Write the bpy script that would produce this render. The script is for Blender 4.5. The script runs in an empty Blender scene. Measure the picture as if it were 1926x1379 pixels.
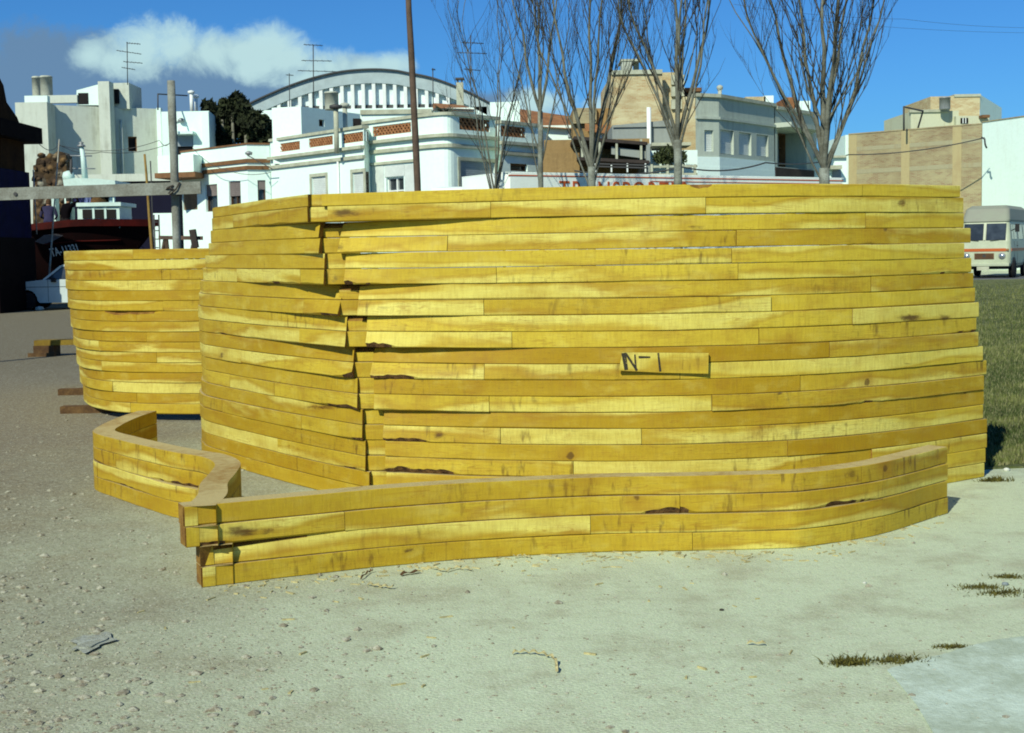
import bpy, math, random
from mathutils import Vector, Matrix
random.seed(7)
R = math.radians
scene = bpy.context.scene
COL = scene.collection

# ------------------------------------------------------------------ camera
F, CX, CY, EYE = 2500.0, 963.0, 645.0, 1.6
CAMROT = (Matrix.Rotation(R(90-3.98), 3, 'X') @ Matrix.Rotation(R(-0.95), 3, 'Z'))
cam_data = bpy.data.cameras.new('camera')
cam = bpy.data.objects.new('camera', cam_data)
COL.objects.link(cam)
cam.matrix_world = Matrix.Translation((0, 0, EYE)) @ CAMROT.to_4x4()
cam_data.sensor_width = 36.0
cam_data.lens = 36.0*F/1926.0
cam_data.shift_y = (CY-689.5)/1926.0
cam_data.clip_end = 3000.0
cam_data.clip_start = 0.05
scene.camera = cam

def ray(px, py):
    return CAMROT @ Vector(((px-CX)/F, -(py-CY)/F, -1.0))
def Wy(px, py, Y):
    d = ray(px, py); t = Y/d.y
    return Vector((d.x*t, Y, EYE+d.z*t))
def Wz(px, py, Z):
    d = ray(px, py); t = (Z-EYE)/d.z
    return Vector((d.x*t, d.y*t, Z))
def G(px, py):
    p = Wz(px, py, 0.0); return Vector((p.x, p.y))
def top(px, py, H):
    p = Wz(px, py, H); return Vector((p.x, p.y))
def XY(px, Y, py=470):
    p = Wy(px, py, Y); return Vector((p.x, Y))
def ZY(px, py, Y):
    return Wy(px, py, Y).z
def proj(p):
    c = CAMROT.transposed() @ (Vector(p)-Vector((0, 0, EYE)))
    return (CX+F*c.x/-c.z, CY-F*c.y/-c.z)
def hit(px, py, A, B):
    """pixel ray against the vertical plane through plan points A, B -> (u, z)"""
    d = ray(px, py); e = (B-A); L = e.length; e = e/L
    n = Vector((e.y, -e.x))
    t = n.dot(A)/n.dot(Vector((d.x, d.y)))
    p = Vector((d.x*t, d.y*t))
    return (p-A).dot(e), EYE+d.z*t

# ------------------------------------------------------------------ node helpers
class NT:
    def __init__(s, tree): s.t = tree; s.n = tree.nodes; s.l = tree.links
    def node(s, typ, **kw):
        n = s.n.new(typ)
        for k, v in kw.items(): setattr(n, k, v)
        return n
    def put(s, sock, v):
        if hasattr(v, 'is_linked') or isinstance(v, bpy.types.NodeSocket): s.l.new(v, sock)
        elif v is not None: sock.default_value = v
    def math(s, op, a, b=None, c=None, clamp=False):
        n = s.node('ShaderNodeMath', operation=op); n.use_clamp = clamp
        for i, v in enumerate((a, b, c)):
            if v is not None: s.put(n.inputs[i], v)
        return n.outputs[0]
    def mix(s, fac, a, b, blend='MIX'):
        n = s.node('ShaderNodeMix', data_type='RGBA', blend_type=blend)
        s.put(n.inputs['Factor'], fac); s.put(n.inputs[6], a); s.put(n.inputs[7], b)
        return n.outputs[2]
    def noise(s, vec, scale, detail=4.0, rough=0.55, dist=0.0):
        n = s.node('ShaderNodeTexNoise')
        if vec is not None: s.l.new(vec, n.inputs['Vector'])
        n.inputs['Scale'].default_value = scale; n.inputs['Detail'].default_value = detail
        n.inputs['Roughness'].default_value = rough; n.inputs['Distortion'].default_value = dist
        return n.outputs['Fac']
    def ramp(s, v, lo, hi, a=0.0, b=1.0, smooth=True):
        n = s.node('ShaderNodeMapRange'); n.clamp = True
        n.interpolation_type = 'SMOOTHSTEP' if smooth else 'LINEAR'
        s.put(n.inputs[0], v); s.put(n.inputs[1], lo); s.put(n.inputs[2], hi)
        s.put(n.inputs[3], a); s.put(n.inputs[4], b)
        return n.outputs[0]
    def comb(s, x, y, z=0.0):
        n = s.node('ShaderNodeCombineXYZ')
        s.put(n.inputs[0], x); s.put(n.inputs[1], y); s.put(n.inputs[2], z)
        return n.outputs[0]
    def sep(s, v):
        n = s.node('ShaderNodeSeparateXYZ'); s.l.new(v, n.inputs[0]); return n.outputs
    def bump(s, h, dist, strength=1.0):
        n = s.node('ShaderNodeBump'); n.inputs['Distance'].default_value = dist
        n.inputs['Strength'].default_value = strength; s.l.new(h, n.inputs['Height'])
        return n.outputs[0]

def c4(c): return (c[0], c[1], c[2], 1.0)
def newmat(name):
    m = bpy.data.materials.new(name); m.use_nodes = True
    t = NT(m.node_tree); b = m.node_tree.nodes['Principled BSDF']
    b.inputs['Specular IOR Level'].default_value = 0.3
    return m, t, b

MATS = {}
def mat(name, col, rough=0.8, var=0.18, scale=1.5, bump=0.0, bscale=40, spec=0.3, metal=0.0, col2=None, lo=0.35, hi=0.7):
    """plain weathered surface: base colour broken up by two scales of noise in object space"""
    if name in MATS: return MATS[name]
    m, t, b = newmat(name)
    geo = t.node('ShaderNodeNewGeometry').outputs['Position']
    n1 = t.noise(geo, scale, 6, 0.6); n2 = t.noise(geo, scale*9, 4, 0.6)
    k = t.math('ADD', t.math('MULTIPLY', n1, 0.65), t.math('MULTIPLY', n2, 0.35))
    c2 = col2 if col2 else tuple(x*(1-2.2*var) for x in col)
    c1 = col if col2 else tuple(min(0.9, x*(1+0.5*var)) for x in col)
    f = t.ramp(k, lo, hi)
    t.l.new(t.mix(f, c4(c2), c4(c1)), b.inputs['Base Color'])
    b.inputs['Roughness'].default_value = rough; b.inputs['Metallic'].default_value = metal
    b.inputs['Specular IOR Level'].default_value = spec
    if bump: t.l.new(t.bump(t.noise(geo, bscale, 5, 0.65), bump), b.inputs['Normal'])
    MATS[name] = m; return m

def wall_mat(name, col, stain=(0.25, 0.24, 0.2), amount=0.45, bump=0.01):
    """painted render with rain streaks running down from the top of each wall (UV: metres)"""
    if name in MATS: return MATS[name]
    m, t, b = newmat(name)
    uv = t.node('ShaderNodeUVMap').outputs[0]; u, v, _ = t.sep(uv)
    geo = t.node('ShaderNodeNewGeometry').outputs['Position']
    streak = t.noise(t.comb(t.math('MULTIPLY', u, 3.5), t.math('MULTIPLY', v, 0.35)), 1.0, 5, 0.65)
    blot = t.noise(geo, 0.55, 6, 0.65); fine = t.noise(geo, 6, 5, 0.6)
    f = t.math('MULTIPLY', t.ramp(t.math('ADD', t.math('MULTIPLY', streak, 0.5), t.math('MULTIPLY', blot, 0.5)), 0.47, 0.72), amount)
    cc = t.mix(f, c4(col), c4(stain))
    cc = t.mix(t.ramp(fine, 0.35, 0.75, 0.0, 0.14), cc, c4(tuple(x*0.6 for x in col)))
    t.l.new(cc, b.inputs['Base Color']); b.inputs['Roughness'].default_value = 0.85; b.inputs['Specular IOR Level'].default_value = .12
    t.l.new(t.bump(t.noise(geo, 7, 6, 0.7), bump), b.inputs['Normal'])
    MATS[name] = m; return m

def brick_mat(name, c1, c2, mortar, bw=0.26, bh=0.075, patch=None):
    if name in MATS: return MATS[name]
    m, t, b = newmat(name)
    uv = t.node('ShaderNodeUVMap').outputs[0]
    br = t.node('ShaderNodeTexBrick'); t.l.new(uv, br.inputs['Vector'])
    br.inputs['Color1'].default_value = c4(c1); br.inputs['Color2'].default_value = c4(c2)
    br.inputs['Mortar'].default_value = c4(mortar); br.inputs['Scale'].default_value = 1.0
    br.inputs['Mortar Size'].default_value = 0.012; br.inputs['Brick Width'].default_value = bw
    br.inputs['Row Height'].default_value = bh; br.inputs['Bias'].default_value = -0.1
    geo = t.node('ShaderNodeNewGeometry').outputs['Position']
    n = t.noise(t.node('ShaderNodeVectorMath', operation='MULTIPLY').outputs[0], 1) if False else None
    u, v, _ = t.sep(uv)
    smear = t.noise(t.comb(t.math('MULTIPLY', u, 0.8), t.math('MULTIPLY', v, 2.6)), 1.0, 7, 0.7)
    col = t.mix(t.ramp(smear, 0.42, 0.62, 0.0, 0.9), br.outputs['Color'], c4(patch or mortar))
    blot = t.noise(geo, 0.4, 5, 0.6)
    col = t.mix(t.ramp(blot, 0.4, 0.7, 0.0, 0.35), col, c4(tuple(x*0.55 for x in c2)))
    t.l.new(col, b.inputs['Base Color']); b.inputs['Roughness'].default_value = 0.9
    t.l.new(t.bump(br.outputs['Fac'], -0.008), b.inputs['Normal'])
    MATS[name] = m; return m

def glass_mat(name, col=(0.02, 0.025, 0.03)):
    if name in MATS: return MATS[name]
    m, t, b = newmat(name)
    geo = t.node('ShaderNodeNewGeometry').outputs['Position']
    t.l.new(t.mix(t.ramp(t.noise(geo, 2.5, 3), 0.3, 0.7), c4(col), c4(tuple(x*2.2 for x in col))), b.inputs['Base Color'])
    b.inputs['Roughness'].default_value = 0.08; b.inputs['Specular IOR Level'].default_value = 0.5
    MATS[name] = m; return m

# timber: UV u = metres along the piece, v = 0..1 up the sawn face; obj.color = (tone, sapwood, seed)
def wood_mat():
    m, t, b = newmat('sawn_timber')
    uv = t.node('ShaderNodeUVMap').outputs[0]; u, v, _ = t.sep(uv)
    oi = t.node('ShaderNodeObjectInfo'); oc = oi.outputs['Color']; drip = t.math('MULTIPLY', t.math('SUBTRACT', oi.outputs['Alpha'], .5), .36)
    sc = t.node('ShaderNodeSeparateColor'); t.l.new(oc, sc.inputs[0])
    tone, sapn, seed = sc.outputs[0], sc.outputs[1], t.math('MULTIPLY', sc.outputs[2], 60.0)
    # heartwood with soft long clouds
    cl = t.noise(t.comb(t.math('MULTIPLY', u, 1.7), t.math('MULTIPLY', v, 0.7), seed), 1.0, 4, 0.6)
    tn = t.math('ADD', t.math('SUBTRACT', tone, 0.5), t.math('MULTIPLY', t.math('SUBTRACT', cl, 0.5), 1.0))
    tn = t.ramp(tn, -0.5, 0.5)
    col = t.mix(tn, c4(WOOD_DARK), c4(WOOD_LIGHT))
    # pale sapwood with a curved edge, mostly along one long edge
    bn = t.noise(t.comb(t.math('MULTIPLY', u, 0.55), seed, t.math('MULTIPLY', v, 0.30)), 1.0, 5.0, 0.5, 0.35)
    flip = t.math('SIGN', t.math('SINE', t.math('MULTIPLY', seed, 7.3)))
    e = t.math('ADD', bn, t.math('MULTIPLY', t.math('MULTIPLY', t.math('SUBTRACT', 0.5, v), flip), 0.20))
    e = t.math('ADD', e, t.math('MULTIPLY', t.math('SUBTRACT', sapn, 0.44), 0.80))
    sapm = t.math('MULTIPLY', t.ramp(e, 0.53, 0.63), t.ramp(cl, .25, .7, .35, .95))
    col = t.mix(sapm, col, c4(WOOD_SAP))
    edge = t.math('MULTIPLY', t.ramp(e, 0.50, 0.545), t.ramp(e, 0.60, 0.545))
    col = t.mix(t.math('MULTIPLY', edge, 0.30), col, c4(WOOD_RED))
    # grain along the length, cathedral lines
    gw = t.noise(t.comb(t.math('MULTIPLY', u, 1.3), t.math('MULTIPLY', v, 2.2), seed), 1.0, 3, 0.5, 0.6)
    rings = t.math('SINE', t.math('MULTIPLY', gw, 75.0))
    rings = t.math('MULTIPLY', t.ramp(rings, 0.72, 1.0), t.ramp(cl, 0.45, 0.62))
    col = t.mix(t.math('MULTIPLY', rings, 0.42), col, c4(WOOD_RED))
    # saw marks across the face
    sm = t.noise(t.comb(t.math('MULTIPLY', u, 70.0), t.math('MULTIPLY', v, 0.9), seed), 1.0, 3, 0.7)
    col = t.mix(t.ramp(sm, 0.35, 0.8, 0.0, 0.34), col, c4(WOOD_SAW))
    # drips and damp streaks in a few stretches
    dm = t.noise(t.comb(t.math('MULTIPLY', u, 0.7), seed, 3.0), 1.0, 2, 0.5)
    ds = t.noise(t.comb(t.math('MULTIPLY', u, 26.0), t.math('MULTIPLY', v, 0.6), seed), 1.0, 3, 0.6)
    dr = t.math('MULTIPLY', t.ramp(t.math('ADD', dm, drip), 0.52, 0.68), t.ramp(ds, 0.54, 0.72))
    col = t.mix(t.math('MULTIPLY', dr, 0.62), col, c4(WOOD_STAIN))
    # grey weather bloom
    wb = t.noise(t.comb(t.math('MULTIPLY', u, 2.3), v, t.math('ADD', seed, 9.0)), 1.0, 5, 0.6)
    col = t.mix(t.ramp(wb, 0.55, 0.8, 0.0, 0.24), col, c4(WOOD_GREY))
    # pin checks: hair-thin dark cracks along the grain
    ck = t.noise(t.comb(t.math('MULTIPLY', u, 2.0), t.math('MULTIPLY', v, 7.0), t.math('ADD', seed, 4.0)), 1.0, 3, 0.6)
    ckm = t.math('MULTIPLY', t.ramp(t.math('ABSOLUTE', t.math('SUBTRACT', ck, 0.5)), 0.012, 0.0), t.ramp(dm, 0.35, 0.6))
    col = t.mix(t.math('MULTIPLY', ckm, 0.45), col, c4(WOOD_STAIN))
    # knots
    vo = t.node('ShaderNodeTexVoronoi'); vo.inputs['Scale'].default_value = 1.0
    wob = t.noise(t.comb(t.math('MULTIPLY', u, 9.0), t.math('MULTIPLY', v, 1.2), seed), 1.0, 3)
    t.l.new(t.comb(t.math('ADD', t.math('MULTIPLY', u, 2.1), t.math('MULTIPLY', wob, 0.10)), t.math('ADD', t.math('MULTIPLY', v, 0.22), t.math('MULTIPLY', wob, 0.08)), seed), vo.inputs['Vector'])
    vs = t.node('ShaderNodeSeparateColor'); t.l.new(vo.outputs['Color'], vs.inputs[0])
    on = t.ramp(vs.outputs[0], 0.50, 0.54)
    kd = t.math('MULTIPLY', t.ramp(vo.outputs['Distance'], 0.060, 0.035), on)
    kh = t.math('MULTIPLY', t.ramp(vo.outputs['Distance'], 0.26, 0.05), on)
    col = t.mix(t.math('MULTIPLY', kh, 0.35), col, c4(WOOD_RED))
    col = t.mix(t.math('MULTIPLY', kd, 0.75), col, c4(WOOD_STAIN))
    # individual dark smears and bark stains painted per vertex, broken up by noise
    at = t.node('ShaderNodeAttribute', attribute_name='stain').outputs['Fac']
    sn = t.noise(t.comb(t.math('MULTIPLY', u, 13.0), t.math('MULTIPLY', v, 3.2), seed), 1.0, 6, 0.7, 1.2)
    sm2 = t.ramp(t.math('SUBTRACT', at, t.math('MULTIPLY', t.math('SUBTRACT', 1.0, sn), 1.05)), -.10, .42)
    col = t.mix(t.math('MULTIPLY', sm2, .90), col, c4(WOOD_STAIN))
    # mottled blotches of tone, short and irregular
    mo = t.noise(t.comb(t.math('MULTIPLY', u, 5.0), t.math('MULTIPLY', v, 0.8), t.math('ADD', seed, 21.0)), 1.0, 5, 0.6)
    col = t.mix(t.ramp(mo, .50, .75, 0, .30), col, c4(WOOD_RED)); col = t.mix(t.ramp(mo, .48, .25, 0, .22), col, c4(WOOD_SAP))
    t.l.new(col, b.inputs['Base Color'])
    b.inputs['Roughness'].default_value = 0.62; b.inputs['Specular IOR Level'].default_value = 0.22
    h = t.math('ADD', sm, t.math('MULTIPLY', gw, 0.5))
    t.l.new(t.bump(h, 0.0025, 0.7), b.inputs['Normal'])
    return m

WOOD_DARK = (0.35, 0.215, 0.006); WOOD_LIGHT = (0.545, 0.415, 0.036); WOOD_SAP = (0.67, 0.605, 0.145)
WOOD_RED = (0.26, 0.11, 0.008); WOOD_SAW = (0.27, 0.16, 0.02); WOOD_STAIN = (0.07, 0.03, 0.008); WOOD_GREY = (0.42, 0.33, 0.11)
M_WOOD = wood_mat()
M_TOP = mat('weathered_timber_edge', (0.48, 0.39, 0.17), 0.8, col2=(0.30, 0.18, 0.045), scale=2.2, lo=.3, hi=.55, bump=0.004, bscale=60)
M_END = mat('timber_end_grain', (0.33, 0.19, 0.03), 0.85, col2=(0.16, 0.07, 0.012), scale=14, bump=0.004, bscale=90)
M_BARK = mat('bark_edge', (0.26, 0.14, 0.05), 0.95, col2=(0.035, 0.015, 0.008), scale=22, bump=0.012, bscale=55)

# ------------------------------------------------------------------ mesh helpers
class MB:
    def __init__(s): s.v = []; s.f = []; s.mi = []; s.uv = []; s.sm = []
    def vert(s, p): s.v.append(tuple(p)); return len(s.v)-1
    def face(s, idx, mi=0, uv=None, smooth=False):
        s.f.append(tuple(idx)); s.mi.append(mi); s.uv.append(uv); s.sm.append(smooth)
    def quad(s, a, b, c, d, mi=0, uv=None):
        i = [s.vert(p) for p in (a, b, c, d)]; s.face(i, mi, uv)
    def poly(s, pts, mi=0, uv=None): s.face([s.vert(p) for p in pts], mi, uv)
    def prism(s, plan, z0, z1, mi=0, mtop=None, mbot=None):
        """plan: list of 2-D points; closed vertical prism with UV in metres"""
        area = sum(plan[i][0]*plan[(i+1) % len(plan)][1]-plan[(i+1) % len(plan)][0]*plan[i][1] for i in range(len(plan)))
        if area < 0: plan = plan[::-1]
        n = len(plan); L = 0
        for i in range(n):
            a, b = plan[i], plan[(i+1) % n]; d = math.hypot(b[0]-a[0], b[1]-a[1])
            s.quad((a[0], a[1], z0), (b[0], b[1], z0), (b[0], b[1], z1), (a[0], a[1], z1), mi,
                   [(L, z0), (L+d, z0), (L+d, z1), (L, z1)]); L += d
        s.poly([(p[0], p[1], z1) for p in plan], mi if mtop is None else mtop, [(p[0], p[1]) for p in plan])
        s.poly([(p[0], p[1], z0) for p in plan[::-1]], mi if mbot is None else mbot, [(p[0], p[1]) for p in plan[::-1]])
    def box(s, lo, hi, mi=0, M=None):
        x0, y0, z0 = lo; x1, y1, z1 = hi
        P = [Vector(p) for p in ((x0,y0,z0),(x1,y0,z0),(x1,y1,z0),(x0,y1,z0),(x0,y0,z1),(x1,y0,z1),(x1,y1,z1),(x0,y1,z1))]
        if M is not None: P = [M @ p for p in P]
        b = len(s.v); s.v += [tuple(p) for p in P]
        for f, (w, h) in (((0,3,2,1),(x1-x0,y1-y0)),((4,5,6,7),(x1-x0,y1-y0)),((0,1,5,4),(x1-x0,z1-z0)),((1,2,6,5),(y1-y0,z1-z0)),((2,3,7,6),(x1-x0,z1-z0)),((3,0,4,7),(y1-y0,z1-z0))):
            s.face([b+i for i in f], mi, [(0, 0), (w, 0), (w, h), (0, h)])
    def beam(s, p, q, w, h, mi=0, up=(0, 0, 1)):
        p, q = Vector(p), Vector(q); d = (q-p); L = d.length; d.normalize()
        upv = Vector(up)
        if abs(d.dot(upv)) > 0.98: upv = Vector((0, 1, 0))
        sx = d.cross(upv).normalized(); sz = sx.cross(d).normalized()
        M = Matrix((( sx.x, d.x, sz.x, p.x), (sx.y, d.y, sz.y, p.y), (sx.z, d.z, sz.z, p.z), (0, 0, 0, 1)))
        s.box((-w/2, 0, -h/2), (w/2, L, h/2), mi, M)
    def tube(s, pts, rad, seg=6, mi=0, cap=True):
        pts = [Vector(p) for p in pts]; n = len(pts)
        if not hasattr(rad, '__len__'): rad = [rad]*n
        rings = []; prev = None
        for i in range(n):
            d = (pts[min(i+1, n-1)]-pts[max(i-1, 0)])
            if d.length < 1e-9: d = Vector((0, 0, 1))
            d.normalize()
            if prev is None:
                a = Vector((1, 0, 0)) if abs(d.x) < 0.9 else Vector((0, 1, 0))
                x = d.cross(a).normalized()
            else:
                x = (prev-d*prev.dot(d))
                x = x.normalized() if x.length > 1e-6 else d.cross(Vector((0, 1, 0))).normalized()
            prev = x; y = d.cross(x)
            rings.append([s.vert(pts[i]+(x*math.cos(2*math.pi*k/seg)+y*math.sin(2*math.pi*k/seg))*rad[i]) for k in range(seg)])
        L = 0
        for i in range(n-1):
            dl = (pts[i+1]-pts[i]).length
            for k in range(seg):
                k2 = (k+1) % seg
                s.face((rings[i][k], rings[i][k2], rings[i+1][k2], rings[i+1][k]), mi,
                       [(k/seg, L), ((k+1)/seg, L), ((k+1)/seg, L+dl), (k/seg, L+dl)], True)
            L += dl
        if cap:
            s.face(rings[0][::-1], mi, [(0, 0)]*seg); s.face(rings[-1], mi, [(0, 0)]*seg)
    def lathe(s, prof, c, seg=20, mi=0, axis='Z', M=None):
        """prof: list of (r, h)"""
        rings = []
        for r, h in prof:
            ring = []
            for k in range(seg):
                a = 2*math.pi*k/seg
                p = Vector((r*math.cos(a), r*math.sin(a), h))
                if axis == 'Y': p = Vector((p.x, p.z, p.y))
                if axis == 'X': p = Vector((p.z, p.x, p.y))
                p = p+Vector(c)
                ring.append(s.vert(M @ p if M is not None else p))
            rings.append(ring)
        for i in range(len(rings)-1):
            for k in range(seg):
                k2 = (k+1) % seg
                s.face((rings[i][k], rings[i][k2], rings[i+1][k2], rings[i+1][k]), mi, [(k/seg, i), ((k+1)/seg, i), ((k+1)/seg, i+1), (k/seg, i+1)], True)
        s.face(rings[0][::-1], mi, [(0, 0)]*seg); s.face(rings[-1], mi, [(0, 0)]*seg)
    def grid(s, rows, mi=0, smooth=True, closed=False):
        ids = [[s.vert(p) for p in r] for r in rows]
        for i in range(len(ids)-1):
            m = len(ids[i]); rng = m if closed else m-1
            for k in range(rng):
                k2 = (k+1) % m
                s.face((ids[i][k], ids[i][k2], ids[i+1][k2], ids[i+1][k]), mi, [(k, i), (k+1, i), (k+1, i+1), (k, i+1)], smooth)
        return ids
    def sweep(s, chain, inw, section, mis, u0=0.0, caps=(2, 2), ulen=1.0, mitre=0.0):
        """section(i) -> list of (inset, z, v) going round; chain plan pts, inw inward normals"""
        n = len(chain); rings = []; L = [0.0]
        for i in range(1, n): L.append(L[-1]+(chain[i]-chain[i-1]).length)
        secs = [section(i) for i in range(n)]
        for i in range(n):
            rings.append([s.vert((chain[i].x+inw[i].x*q[0], chain[i].y+inw[i].y*q[0], q[1])) for q in secs[i]])
        if mitre:
            dd = (chain[-1]-chain[-2]).normalized()
            for k, q in enumerate(secs[-1]):
                x, y, z = s.v[rings[-1][k]]; s.v[rings[-1][k]] = (x-dd.x*mitre*max(0, q[0]), y-dd.y*mitre*max(0, q[0]), z)
        m = len(secs[0])
        for i in range(n-1):
            for k in range(m):
                k2 = (k+1) % m
                mi = mis(k, i) if callable(mis) else mis[k]
                s.face((rings[i][k], rings[i+1][k], rings[i+1][k2], rings[i][k2]), mi,
                       [(u0+L[i]*ulen, secs[i][k][2]), (u0+L[i+1]*ulen, secs[i+1][k][2]), (u0+L[i+1]*ulen, secs[i+1][k2][2]), (u0+L[i]*ulen, secs[i][k2][2])])
        s.face(rings[0], caps[0], [(u0, q[2]) for q in secs[0]])
        s.face(rings[-1][::-1], caps[1], [(u0, q[2]) for q in secs[-1][::-1]])
    def build(s, name, mats, parent=None, color=None):
        me = bpy.data.meshes.new(name)
        me.from_pydata(s.v, [], s.f)
        for mm in (mats if isinstance(mats, (list, tuple)) else [mats]): me.materials.append(mm)
        me.polygons.foreach_set('material_index', s.mi)
        me.polygons.foreach_set('use_smooth', s.sm)
        uvl = me.uv_layers.new(name='UVMap'); fl = []
        for f, uv in zip(s.f, s.uv):
            if uv is None: uv = [(0.0, 0.0)]*len(f)
            for q in uv: fl += [q[0], q[1]]
        uvl.data.foreach_set('uv', fl)
        me.validate(); me.update()
        o = bpy.data.objects.new(name, me); COL.objects.link(o)
        if parent is not None:
            o.parent = parent; o.matrix_parent_inverse = Matrix.Translation(-parent.location) if parent.type == 'EMPTY' else parent.matrix_parent_inverse.copy()
            if parent.type != 'EMPTY': o.matrix_parent_inverse = Matrix.Identity(4)
        if color: o.color = color
        return o

def tag(o, label, cat, group=None, kind=None):
    if label: o['label'] = label
    if cat: o['category'] = cat
    if group: o['group'] = group
    if kind: o['kind'] = kind
    return o
def thing(name, loc, label, cat, group=None):
    o = bpy.data.objects.new(name, None); COL.objects.link(o)
    o.empty_display_size = 0.1
    o.location = (loc[0], loc[1], loc[2] if len(loc) > 2 else 0.0)
    return tag(o, label, cat, group)
def struct(mb, name, mats):
    o = mb.build(name, mats); o['kind'] = 'structure'; return o

def catmull(c, n=8):
    c = [Vector(p) for p in c]; out = []
    for i in range(len(c)-1):
        p0 = c[max(i-1, 0)]; p1 = c[i]; p2 = c[i+1]; p3 = c[min(i+2, len(c)-1)]
        if i == 0: p0 = p1*2-p2
        if i == len(c)-2: p3 = p2*2-p1
        for k in range(n):
            t = k/n
            out.append(0.5*((2*p1)+(p2-p0)*t+(2*p0-5*p1+4*p2-p3)*t*t+(3*p1-p0-3*p2+p3)*t**3))
    out.append(c[-1]); return out
def inward(chain):
    """unit mitre normals pointing away from the camera side for a left-to-right chain"""
    r = []; n = len(chain)
    for i in range(n):
        a = (chain[i]-chain[i-1]).normalized() if i > 0 else None
        b = (chain[i+1]-chain[i]).normalized() if i < n-1 else None
        if a is None: a = b
        if b is None: b = a
        na = Vector((-a.y, a.x)); nb = Vector((-b.y, b.x)); m = (na+nb)
        m = m.normalized() if m.length > 1e-6 else na
        r.append(m/max(0.4, m.dot(na)))
    return r
def lerp_tab(tab, x):
    if x <= tab[0][0]:
        a, b = tab[0], tab[1]; return a[1]+(b[1]-a[1])*(x-a[0])/(b[0]-a[0])
    for a, b in zip(tab, tab[1:]):
        if x <= b[0]: return a[1]+(b[1]-a[1])*(x-a[0])/(b[0]-a[0])
    a, b = tab[-2], tab[-1]; return b[1]+(b[1]-a[1])*(x-b[0])/(b[0]-a[0])

# ================================================================== stacked boat frames
TIMB = [M_WOOD, M_TOP, M_END, M_BARK]
wr = random.Random(11)
def smooth_noise(seed):
    r = random.Random(seed); a = [r.uniform(-1, 1) for _ in range(64)]
    def f(x):
        i = math.floor(x); t = x-i; t = t*t*(3-2*t)
        return a[i % 64]*(1-t)+a[(i+1) % 64]*t
    return f
def futtock(parent, chain, z0, z1, T, hf, gf, tone, sap, seed, dist0=0.0, sgn=1, tcap=2, drop=None, mitre=0.0, rec=None, drip=.5):
    """one sawn timber: outer face wood, long edges eased or waney. hf/gf(distance from the corner) = lift of lower / drop of upper outer edge"""
    inw = inward(chain); n = len(chain)
    S = [0.0]
    for i in range(1, n): S.append(S[-1]+(chain[i]-chain[i-1]).length)
    q = smooth_noise(seed); q2 = smooth_noise(seed+500)
    def sec(i):
        s = dist0+S[i] if sgn > 0 else dist0+(S[-1]-S[i])
        h = max(0.0035, hf(s))+.007*max(0, q(s*.8+3.3)-.25)+.003*max(0, q2(s*3.7)); g = max(0.003, gf(s))+.005*max(0, q2(s*.7+1.7)-.35)
        a = 0.0022*q(s*3.1)+0.0015*q2(s*9)
        zz0 = z0+0.0015*abs(q2(s*2.3)); zz1 = z1-0.0012-0.002*abs(q(s*1.7))
        if drop: zz1 -= drop(s)
        H = z1-z0
        hi = h*0.75+0.001; gi = min(T*0.7, g*(1.6 if g > 0.012 else 1.0))
        rt, rb = rec(s) if rec else (0, 0)
        pts = []
        for w in (0, .25, .5, .75, 1):
            z = (zz0+h)*(1-w)+(zz1-g)*w
            pts.append((a+rb+(rt-rb)*w, z, (z-z0)/(z1-z0)))
        return pts+[(a+rt+gi, zz1, 1.0), (T, zz1, 0.2), (T, zz0, 0.8), (a+rb+hi, zz0, 0.0)]
    def mis(k, i):
        s = dist0+(S[i]+S[i+1])/2 if sgn > 0 else dist0+(S[-1]-(S[i]+S[i+1])/2)
        if k < 4: return 0
        k -= 3
        if k == 5: return 3 if hf(s) > 0.011 else 0
        if k == 1: return 2 if gf(s) > 0.011 else 0
        return (0, 0, 1, 0, 1, 0)[k]
    mb = MB(); mb.sweep(chain, inw, sec, mis, u0=wr.uniform(0, 40), caps=(tcap, tcap), mitre=mitre)
    o = mb.build('futtock', TIMB, parent, color=(tone, sap, (seed*0.6180339) % 1.0, drip))
    st = []
    for vv in mb.v:
        px, py = proj(vv); r_ = 0.0
        for (sx, sy, rx, ry, k) in STAINS:
            if abs(px-sx) < 2*rx and abs(py-sy) < 2*ry: r_ = max(r_, k*math.exp(-((px-sx)/rx)**2-((py-sy)/ry)**2))
        st.append(r_)
    at = o.data.attributes.new('stain', 'FLOAT', 'POINT')
    if len(at.data) == len(st): at.data.foreach_set('value', st)
    return o
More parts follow.
